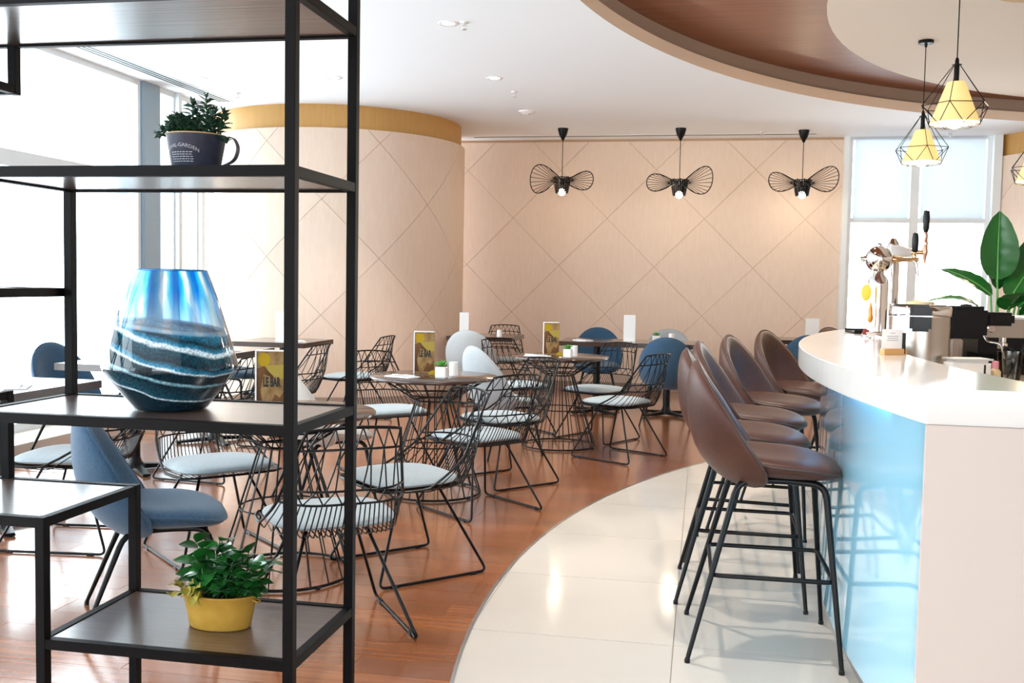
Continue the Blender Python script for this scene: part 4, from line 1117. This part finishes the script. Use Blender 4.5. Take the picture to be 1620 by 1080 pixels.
# ================================================================== PENDANT LAMPS
def point(parent, loc, energy, color, r=.03):
    l = bpy.data.lights.new('bulb_glow', 'POINT'); l.energy = energy; l.color = color; l.shadow_soft_size = r
    o = bpy.data.objects.new('bulb_glow', l); COL.objects.link(o); o.parent = parent; o.location = loc
def wing_lamp(x, y, zc, a_l, a_r, label):
    t = thing('wire_wing_pendant', label, 'pendant lamp', (x, y, CEIL), 0, 'winged black wire pendants')
    D = CEIL - zc
    MB().lathe([(.062, 0), (.060, -.02), (.045, -.075), (.022, -.115), (.010, -.14)], 24).build('canopy', BLACK, t, smooth=True)
    MB().tube([(0, 0, -.13), (0, 0, -D + .04)], .004, 6).build('cord', BLACK, t)
    zt, zb, rt, rb = -D + .06, -D - .115, .108, .072
    sh = t
    for k in range(26):
        a = 2 * pi * k / 26; ca, sa = cos(a), sin(a); q = Vector((-sa, ca, 0)) * .0085
        A = Vector((rt * ca, rt * sa, zt + .006 * (k % 3))); B = Vector((rb * ca, rb * sa, zb - .006 * (k % 2)))
        n = Vector((ca, sa, 0)) * .002
        MB().add([A - q, A + q, B + q * .75, B - q * .75, A - q - n, A + q - n, B + q * .75 - n, B - q * .75 - n], [(0, 1, 2, 3), (7, 6, 5, 4), (0, 4, 5, 1), (2, 6, 7, 3), (1, 5, 6, 2), (3, 7, 4, 0)]).build('shade_slat', BLACK, sh)
    MB().tube([(rt * cos(2 * pi * i / 30), rt * sin(2 * pi * i / 30), zt) for i in range(30)], .005, 6, closed=True).build('shade_ring', BLACK, t, smooth=True)
    def rim(f):
        c, s = cos(f), sin(f)
        L, A = a_r if c > 0 else a_l
        return Vector((L * c, .21 * s, -D + .03 + 1.9 * A[0] * s * abs(c) + A[1] * c * c))
    n = 72
    MB().tube([rim(2 * pi * i / n) for i in range(n)], .0058, 6, closed=True).build('wing_rim', BLACK, t, smooth=True)
    w = MB()
    for k in range(36):
        f = 2 * pi * k / 36
        a = Vector((rt * cos(f), rt * sin(f), zt - .03 + .03 * sin(f) * (1 if cos(f) > 0 else 1)))
        w.tube([a, rim(f)], .0034, 5)
    w.build('wing_wires', BLACK, t, stuff=True)
    MB().tube([(0, 0, -D + .04), (0, 0, -D - .02)], .022, 12).build('socket', BLACKPL, t)
    MB().ball((0, 0, -D - .105), .042, 18, 12).build('bulb', BULB, t, smooth=True)
    point(t, (0, 0, -D - .19), 3.5, (1.0, .80, .56), .05)
wing_lamp(-1.65, 11.60, 2.50, (.375, (.19, .04)), (.365, (.13, .0)), 'left black winged wire pendant before the back wall')
wing_lamp(-.30, 11.69, 2.48, (.375, (.12, .01)), (.375, (.18, .06)), 'middle black winged wire pendant before the back wall')
wing_lamp(1.085, 11.93, 2.50, (.375, (.13, .03)), (.40, (.16, .09)), 'right black winged wire pendant, nearest the window')

def cage_lamp(x, y, ztop, rz, label, zceil=REC - .012):
    t = thing('cage_pendant', label, 'pendant lamp', (x, y, zceil), rz, 'diamond cage pendants over the bar')
    D = zceil - ztop
    MB().lathe([(.0001, 0), (.06, 0), (.06, -.022), (.055, -.025), (.012, -.026), (.010, -.05), (.004, -.055)], 26).build('canopy', BLACK, t, smooth=True)
    MB().tube([(0, 0, -.05), (0, 0, -D)], .004, 6).build('cord', BLACK, t)
    MB().lathe([(.008, -D + .03), (.012, -D + .015), (.013, -D - .01), (.03, -D - .012), (.03, -D - .016), (.016, -D - .017), (.016, -D - .13)], 14).build('socket', BLACK, t, smooth=True)
    n = 6; R1, z1, R2, z2 = .212, -D - .275, .15, -D - .40
    P = [Vector((R1 * cos(2 * pi * k / n), R1 * sin(2 * pi * k / n), z1)) for k in range(n)]
    Q = [Vector((R2 * cos(2 * pi * (k + .5) / n), R2 * sin(2 * pi * (k + .5) / n), z2)) for k in range(n)]
    top = Vector((0, 0, -D - .014))
    seg = [(top + P[k].normalized() * 0 + Vector((.02 * cos(2 * pi * k / n), .02 * sin(2 * pi * k / n), 0)), P[k]) for k in range(n)]
    seg += [(P[k], P[(k + 1) % n]) for k in range(n)] + [(Q[k], Q[(k + 1) % n]) for k in range(n)] + [(P[k], Q[k]) for k in range(n)] + [(P[(k + 1) % n], Q[k]) for k in range(n)]
    for a, b in seg: MB().tube([a, b], .0027, 6).build('cage_rod', BLACK, t)
    MB().lathe([(.055, -D - .125), (.150, -D - .385), (.147, -D - .385), (.052, -D - .125)], 40).build('fabric_shade', SHADE, t, smooth=True)
    MB().ball((0, 0, -D - .36), .06, 18, 12).build('bulb', BULB, t, smooth=True)
    point(t, (0, 0, -D - .46), 14, (1.0, .82, .58), .06)
cage_lamp(1.72, 8.68, 2.755, .52, 'smaller-looking diamond cage pendant with its round ceiling rose in view')
cage_lamp(1.56, 6.90, 2.79, .15, 'nearest diamond cage pendant, its cord leaving the picture top')
cage_lamp(2.66, 8.9, 2.62, .3, 'diamond cage pendant cut by the right picture edge')

# ================================================================== THINGS ON AND BEHIND THE BAR
def on(name, label, cat, x, y, z, rz=0): return thing(name, label, cat, (x, y, z), rz)
# stainless soup warmer
k = on('soup_warmer', 'stainless steel soup warmer with black handle behind the bar', 'soup warmer', 0.965, 4.76, WZ, .35)
MB().lathe([(.0001, 0), (.130, 0), (.130, .02), (.128, .335), (.0001, .335)], 56).build('body', SINKST, k, smooth=True)
MB().lathe([(.132, .33), (.134, .335), (.134, .372), (.128, .378), (.128, .33)], 56).build('rim', CHROME, k, smooth=True)
ld = MB().lathe([(.128, .372), (.11, .384), (.0001, .388)], 56).build('lid', BLACKPL, k, smooth=True)
MB().lathe([(.062, .384), (.058, .396), (.03, .404), (.0001, .405)], 28).build('knob', LIDTAN, ld, smooth=True)
h = MB(); Mh = Matrix.Rotation(-.52, 4, 'Z')
h.box(-.045, .045, -.158, -.124, .268, .386, Mh); h.build('latch', BLACKPL, k, bevel=.012)
MB().box(-.046, .046, -.1592, -.130, .334, .337, Mh).build('latch_seam', CHROME, k)
h2 = MB().box(.115, .16, -.02, .02, .25, .29); h2.build('side_handle', BLACKPL, k, bevel=.008)
# tall steel canister beside it
c2 = on('steel_canister', 'tall plain steel canister left of the soup warmer', 'canister', .985, 5.14, WZ)
MB().lathe([(.0001, 0), (.085, 0), (.085, .375), (.080, .378), (.080, .36), (.0001, .355)], 36).build('body', SINKST, c2, smooth=True)
MB().tube([(.085 * cos(2 * pi * i / 36), .085 * sin(2 * pi * i / 36), .378) for i in range(36)], .003, 6, closed=True).build('rim', CHROME, c2, smooth=True)

# beer taps
bt = on('beer_tap', 'chrome ball-topped beer tap tower standing on the bar', 'beer tap', .905, 5.52, BZ)
MB().lathe([(.075, 0), (.075, .012), (.055, .02), (.052, .03), (.052, .27), (.050, .30), (.03, .325), (.026, .345)], 36).build('column', CHROME, bt, smooth=True)
MB().ball((0, 0, .408), .070, 30, 20).build('ball', CHROME, bt, smooth=True)
MB().lathe([(.012, 0), (.014, .008), (.008, .016), (.0001, .018)], 14, (0, 0, .476)).build('finial', CHROME, bt, smooth=True)
X90 = Matrix.Rotation(pi / 2, 4, 'Y')
MB().lathe([(.018, 0), (.018, .012), (.013, .014), (.013, .03)], 16, M=Matrix.Translation((-.065, 0, .408)) @ Matrix.Rotation(-pi / 2, 4, 'Y')).build('side_collar', CHROME, bt, smooth=True)
MB().box(-.108, -.094, -.012, .012, .365, .425).build('side_badge', BRASS, bt, bevel=.004)
MB().lathe([(.022, 0), (.022, .014), (.015, .016), (.015, .045), (.011, .05), (.011, .135)], 16, M=Matrix.Translation((.062, 0, .408)) @ X90).build('spout_arm', BRASS, bt, smooth=True)
MB().tube(bent([(.165, 0, .405), (.185, 0, .39), (.195, 0, .32)], .03), [.010] * 6 + [.006], 10).build('spout', CHROME, bt, smooth=True)
MB().lathe([(.009, 0), (.012, .012), (.007, .022), (.007, .03)], 12, (.175, 0, .415)).build('handle_collar', BRASS, bt, smooth=True)
MB().lathe([(.009, 0), (.016, .015), (.017, .07), (.013, .10), (.0001, .105)], 14, (.177, 0, .445)).build('tap_handle', BLACKPL, bt, smooth=True)
b2 = on('beer_tap', 'pale tap tower with rose-gold tap and tall black handle, behind the chrome ball', 'beer tap', 1.02, 5.78, BZ)
MB().lathe([(.055, 0), (.055, .012), (.036, .02), (.034, .40), (.040, .43), (.040, .47), (.03, .50), (.012, .53)], 28).build('column', CHROME, b2, smooth=True)
MB().lathe([(.052, -.02), (.048, .02), (.03, .06), (.022, .09)], 20, M=Matrix.Translation((.0, 0, .455)) @ X90).build('horn', CERAMIC, b2, smooth=True)
MB().lathe([(.018, 0), (.018, .02), (.012, .022), (.012, .075)], 16, M=Matrix.Translation((.088, 0, .455)) @ X90).build('spout_arm', BRASS, b2, smooth=True)
cop = mat('rose_gold', (.78, .50, .38), .2, 1.0)
MB().lathe([(.004, -.06), (.010, -.02), (.016, .0), (.012, .04), (.016, .05), (.011, .06), (.013, .09), (.009, .11)], 16, (.165, 0, .455)).build('tap_body', cop, b2, smooth=True)
MB().lathe([(.010, 0), (.017, .02), (.018, .08), (.014, .115), (.0001, .12)], 14, (.165, 0, .565)).build('tap_handle', BLACKPL, b2, smooth=True)

# yellow and orange glass ornament
oa = on('cocktail_garnish_stand', 'yellow slice and orange glass drop on a thin stand, on the bar', 'ornament', .835, 5.36, BZ)
MB().lathe([(.0001, 0), (.022, 0), (.022, .005), (.004, .009), (.003, .20)], 20).build('stand', CHROME, oa, smooth=True)
MB().lathe([(.0001, -.005), (.030, -.004), (.032, 0), (.030, .004), (.0001, .005)], 28, M=Matrix.Translation((-.012, 0, .232)) @ Matrix.Rotation(pi / 2, 4, 'X') @ Matrix.Diagonal((.8, 1.35, 1, 1))).build('yellow_slice', mat('slice_yellow', (.80, .62, .02), .3), oa, smooth=True)
MB().lathe([(.0001, 0), (.012, .012), (.014, .03), (.008, .08), (.003, .11)], 18, (.012, 0, .075)).build('orange_drop', AMBER, oa, smooth=True)
MB().box(-.03, .0, -.01, .01, .0105, .04, Matrix.Rotation(.3, 4, 'Y')).build('red_base', REDP, oa, bevel=.003)

# black tray, white scoop, card holder
tyr = on('serving_tray', 'small black tray lying at the far end of the bar', 'tray', .90, 5.93, BZ, .1)
MB().box(-.075, .075, -.11, .11, 0, .012).build('plate', BLACKPL, tyr, bevel=.003)
for sy in (-1, 1): MB().box(-.075, .075, sy * .11 - .005, sy * .11 + .005, .012, .022).build('lip', BLACKPL, tyr, bevel=.002)
sp = on('scoop', 'white plastic scoop leaning on the bar beside the card holder', 'scoop', .80, 4.55, BZ, 1.1)
MB().tube([(0, -.06, .010), (0, .06, .045)], .007, 10).build('handle', WHITEPL, sp, smooth=True)
MB().lathe([(.0001, -.012), (.020, -.006), (.024, .006), (.022, .008)], 18, (0, .075, .052)).build('bowl', CHROME, sp, smooth=True)
ch = on('card_holder', 'white notice card in an oak block on the bar', 'card holder', .725, 4.02, BZ, .45)
MB().box(-.050, .050, -.016, .016, 0, .024).build('block', WOODBLK, ch, bevel=.002)
cd = MB().box(-.052, .040, -.0008, .0008, .018, .098).build('card', PAPER, ch)
MB().box(.036, .0395, -.018, .018, .005, .085).build('clip', BLACKPL, ch)
for i, (w, z) in enumerate(((.02, .082), (.05, .070), (.046, .062), (.05, .054))): MB().box(-.006 - w / 2, -.006 + w / 2, -.0013, -.0008, z, z + .0025).build('text_line', GREYINK, cd)

# plastic tub, glass jug, dark tray, cap
tb = on('plastic_tub', 'white plastic tub with a black mark behind the bar slab', 'tub', 1.135, 4.60, WZ, .25)
MB().prism([(-.085, -.055), (.085, -.055), (.085, .055), (-.085, .055)], 0, .155).build('tub_body', WHITEPL, tb, bevel=.014)
MB().box(-.09, .09, -.06, .06, .152, .160).build('lid', WHITEPL, tb, bevel=.004)
MB().box(.045, .052, -.0585, -.0535, .06, .135).build('mark', INK, tb)
jg = on('glass_jug', 'glass mixing jug with a black stirring stick behind the bar', 'jug', 1.52, 5.35, WZ)
MB().lathe([(.0001, .004), (.045, .004), (.048, .0), (.05, .02), (.062, .15), (.060, .15), (.047, .022), (.043, .010), (.0001, .010)], 30).build('glass', CLEARG, jg, smooth=True)
MB().tube([(-.01, 0, .02), (.075, 0, .205)], [.005, .009], 8).build('stirrer', BLACKPL, jg, smooth=True)
MB().tube(bent([(.06, 0, .13), (.10, 0, .12), (.10, 0, .05), (.052, 0, .04)], .02), .006, 8).build('handle', BLACKPL, jg, smooth=True)
for q in range(5):
    MB().box(-.014, .014, -.014, .014, 0, .026, Matrix.Translation((random.uniform(-.02, .02), random.uniform(-.02, .02), .012 + .02 * q)) @ Matrix.Rotation(random.random() * 3, 4, 'Z')).build('ice_cube', CLEARG, jg, bevel=.003)
dt = on('drip_tray', 'flat dark metal drip tray below the glass jug', 'tray', 1.50, 5.05, WZ, .1)
MB().lathe([(.0001, .004), (.10, .004), (.115, .018), (.120, .018), (.105, 0), (.0001, 0)], 36, sx=1.25, sy=.8).build('dish', BLACKPL, dt, smooth=True)
MB().tube([(.147 * cos(2 * pi * i / 40), .094 * sin(2 * pi * i / 40), .018) for i in range(40)], .004, 6, closed=True).build('rim', CHROME, dt, smooth=True)
bo = on('squeeze_bottle', 'small bottle with a pink cap beside the white tub', 'bottle', 1.265, 4.66, WZ)
MB().lathe([(.0001, 0), (.022, 0), (.024, .01), (.024, .10), (.012, .115)], 18).build('body', LIDTAN, bo, smooth=True)
MB().lathe([(.014, .113), (.014, .145), (.0001, .147)], 16).build('cap', PINKP, bo, smooth=True)

# espresso machine with steam wand
em = on('espresso_machine', 'champagne-coloured espresso machine with black head behind the bar', 'coffee machine', 1.80, 6.05, WZ, .12)
MB().box(-.34, .42, -.20, .22, .11, .20).build('panel', BLACKPL, em, bevel=.006)
MB().box(-.36, .44, -.24, .24, .0, .06).build('drip_base', BLACKPL, em, bevel=.006)
MB().box(-.30, .40, .06, .22, .06, .20).build('back_housing', BLACKPL, em)
MB().box(-.34, .42, -.24, .24, .20, .30).build('upper_body', MACHINE, em, bevel=.006)
MB().box(-.35, .43, -.25, .25, .30, .312).build('cup_rail', WHITEPL, em, bevel=.003)
MB().lathe([(.032, 0), (.032, .03), (.024, .034), (.024, .06)], 18, (-.22, -.21, .14)).build('group_head', CHROME, em, smooth=True)
MB().tube([(-.22, -.24, .15), (-.22, -.36, .135)], [.009, .012], 10).build('portafilter', BLACKPL, em, smooth=True)
MB().tube(bent([(-.33, -.24, .22), (-.33, -.28, .18), (-.26, -.30, .17), (-.24, -.30, .08)], .03), .006, 8).build('steam_wand', CHROME, em, smooth=True)
MB().tube([(-.24, -.30, .09), (-.24, -.30, .055)], .010, 8).build('wand_grip', BLACKPL, em)
MB().lathe([(.0001, .0), (.022, .0), (.022, .025), (.018, .03), (.0001, .03)], 16, M=Matrix.Translation((-.30, -.245, .25)) @ Matrix.Rotation(pi / 2, 4, 'X')).build('steam_knob', CHROME, em, smooth=True)
gr = on('coffee_grinder', 'bulky black coffee grinder between soup warmer and plant', 'coffee grinder', 1.34, 5.62, WZ, .15)
MB().box(-.065, .0, -.06, .06, 0, .20).build('base', SINKST, gr, bevel=.008)
MB().box(-.11, .11, -.10, .10, .20, .37).build('housing', BLACKPL, gr, bevel=.02)
MB().box(.11, .26, -.07, .07, .27, .34).build('arm', BLACKPL, gr, bevel=.015)
MB().lathe([(.03, .37), (.026, .378), (.0001, .382)], 16, (.03, 0, 0)).build('dial', BLACKPL, gr, smooth=True)

# broad-leaved plant
bpz = 0.62
bl = on('broad_leaf_plant', 'tall potted plant with broad glossy green leaves behind the bar', 'potted plant', 2.12, 7.75, 0)
MB().lathe([(.0001, 0), (.17, 0), (.175, .01), (.22, .80), (.215, .80), (.19, .74), (.0001, .74)], 36).build('pot', mat('tan_planter', (.50, .38, .24), .5), bl, smooth=True)
MB().lathe([(.0001, .745), (.195, .744)], 30).build('soil', SOIL, bl)
def broad(tip, base_h, L, Wd, az, el, roll, curl, sx=0, sy=0):
    """stalk from the pot then a broad blade"""
    p0 = Vector((sx, sy, .74)); b = Vector((tip[0], tip[1], base_h))
    n = 12; nx = 6
    M = Matrix.Translation(b) @ Matrix.Rotation(az, 4, 'Z') @ Matrix.Rotation(el, 4, 'X') @ Matrix.Rotation(roll, 4, 'Y')
    mid = []; vs = []
    for i in range(n + 1):
        t = i / n; w = Wd / 2 * (sin(pi * min(1.0, (t ** .8) * .97 + .02)) ** .65) if i < n else .002
        y = L * (t - curl * .15 * t * t); z = -curl * L * .5 * t ** 2
        rowv = []
        for j in range(nx + 1):
            q = -1 + 2 * j / nx
            rowv.append(M @ Vector((w * q, y - abs(q) * w * .15, z + abs(q) ** 1.4 * w * .30 + .004 * sin(9 * t * pi + q * 3))))
        vs.append(rowv); mid.append(M @ Vector((0, y, z + .003)))
    flat = [v for r in vs for v in r]; k = len(flat); c = nx + 1
    nrm = (M.to_3x3() @ Vector((0, 0, 1))) * .0025
    fs = []
    for i in range(n):
        for j in range(nx):
            a = i * c + j; fs.append((a, a + 1, a + c + 1, a + c)); fs.append((k + a, k + a + c, k + a + c + 1, k + a + 1))
        for j in (0, nx): a = i * c + j; fs.append((a, a + c, k + a + c, k + a))
    o = MB().add(flat + [v - nrm for v in flat], fs).build('leaf', LEAFB, bl, smooth=True)
    MB().tube(mid, [.006 * (1 - i / (n + 1)) + .001 for i in range(n + 1)], 5).build('midrib', LEAFV, o, smooth=True)
    MB().tube([p0, p0.lerp(b, .5) + Vector((0, 0, .03)), b + (mid[1] - mid[0]) * .1], [.011, .009, .006], 8).build('stalk', LEAFV, bl, smooth=True)
# az turns the blade: +Y is away from the camera, so most lean sideways
broad((-.03, 0, 0), 1.42, .48, .27, .0, 1.45, .05, -.15)
broad((-.08, -.05, 0), 1.30, .42, .17, 1.25, .75, -.5, .55, -.03)
broad((-.16, -.02, 0), 1.22, .36, .13, 1.55, .55, -.2, .9, -.05)
broad((.05, -.05, 0), 1.28, .44, .20, -1.0, .95, .4, .35, .04)
broad((.10, -.08, 0), 1.22, .46, .16, -1.2, .65, .3, .30, .06)
broad((.02, -.10, 0), 1.20, .32, .22, -2.9, .85, .1, .8, .02, -.05)
broad((.0, .10, 0), 1.35, .42, .20, .4, 1.2, .2, .1, 0, .05)
broad((.14, .02, 0), 1.15, .40, .18, -1.5, .4, .5, .5, .08)
broad((-.10, -.10, 0), 1.05, .28, .15, 2.5, .7, -.2, .7, -.06, -.06)
broad((.08, -.12, 0), 1.02, .30, .18, -2.6, .8, .2, .6, .05, -.07)
broad((.14, .06, 0), 1.40, .46, .19, -.8, 1.05, .6, .25, .05, .05)
broad((.20, -.04, 0), 1.05, .40, .18, -1.6, .8, .3, .5, .09, -.02)
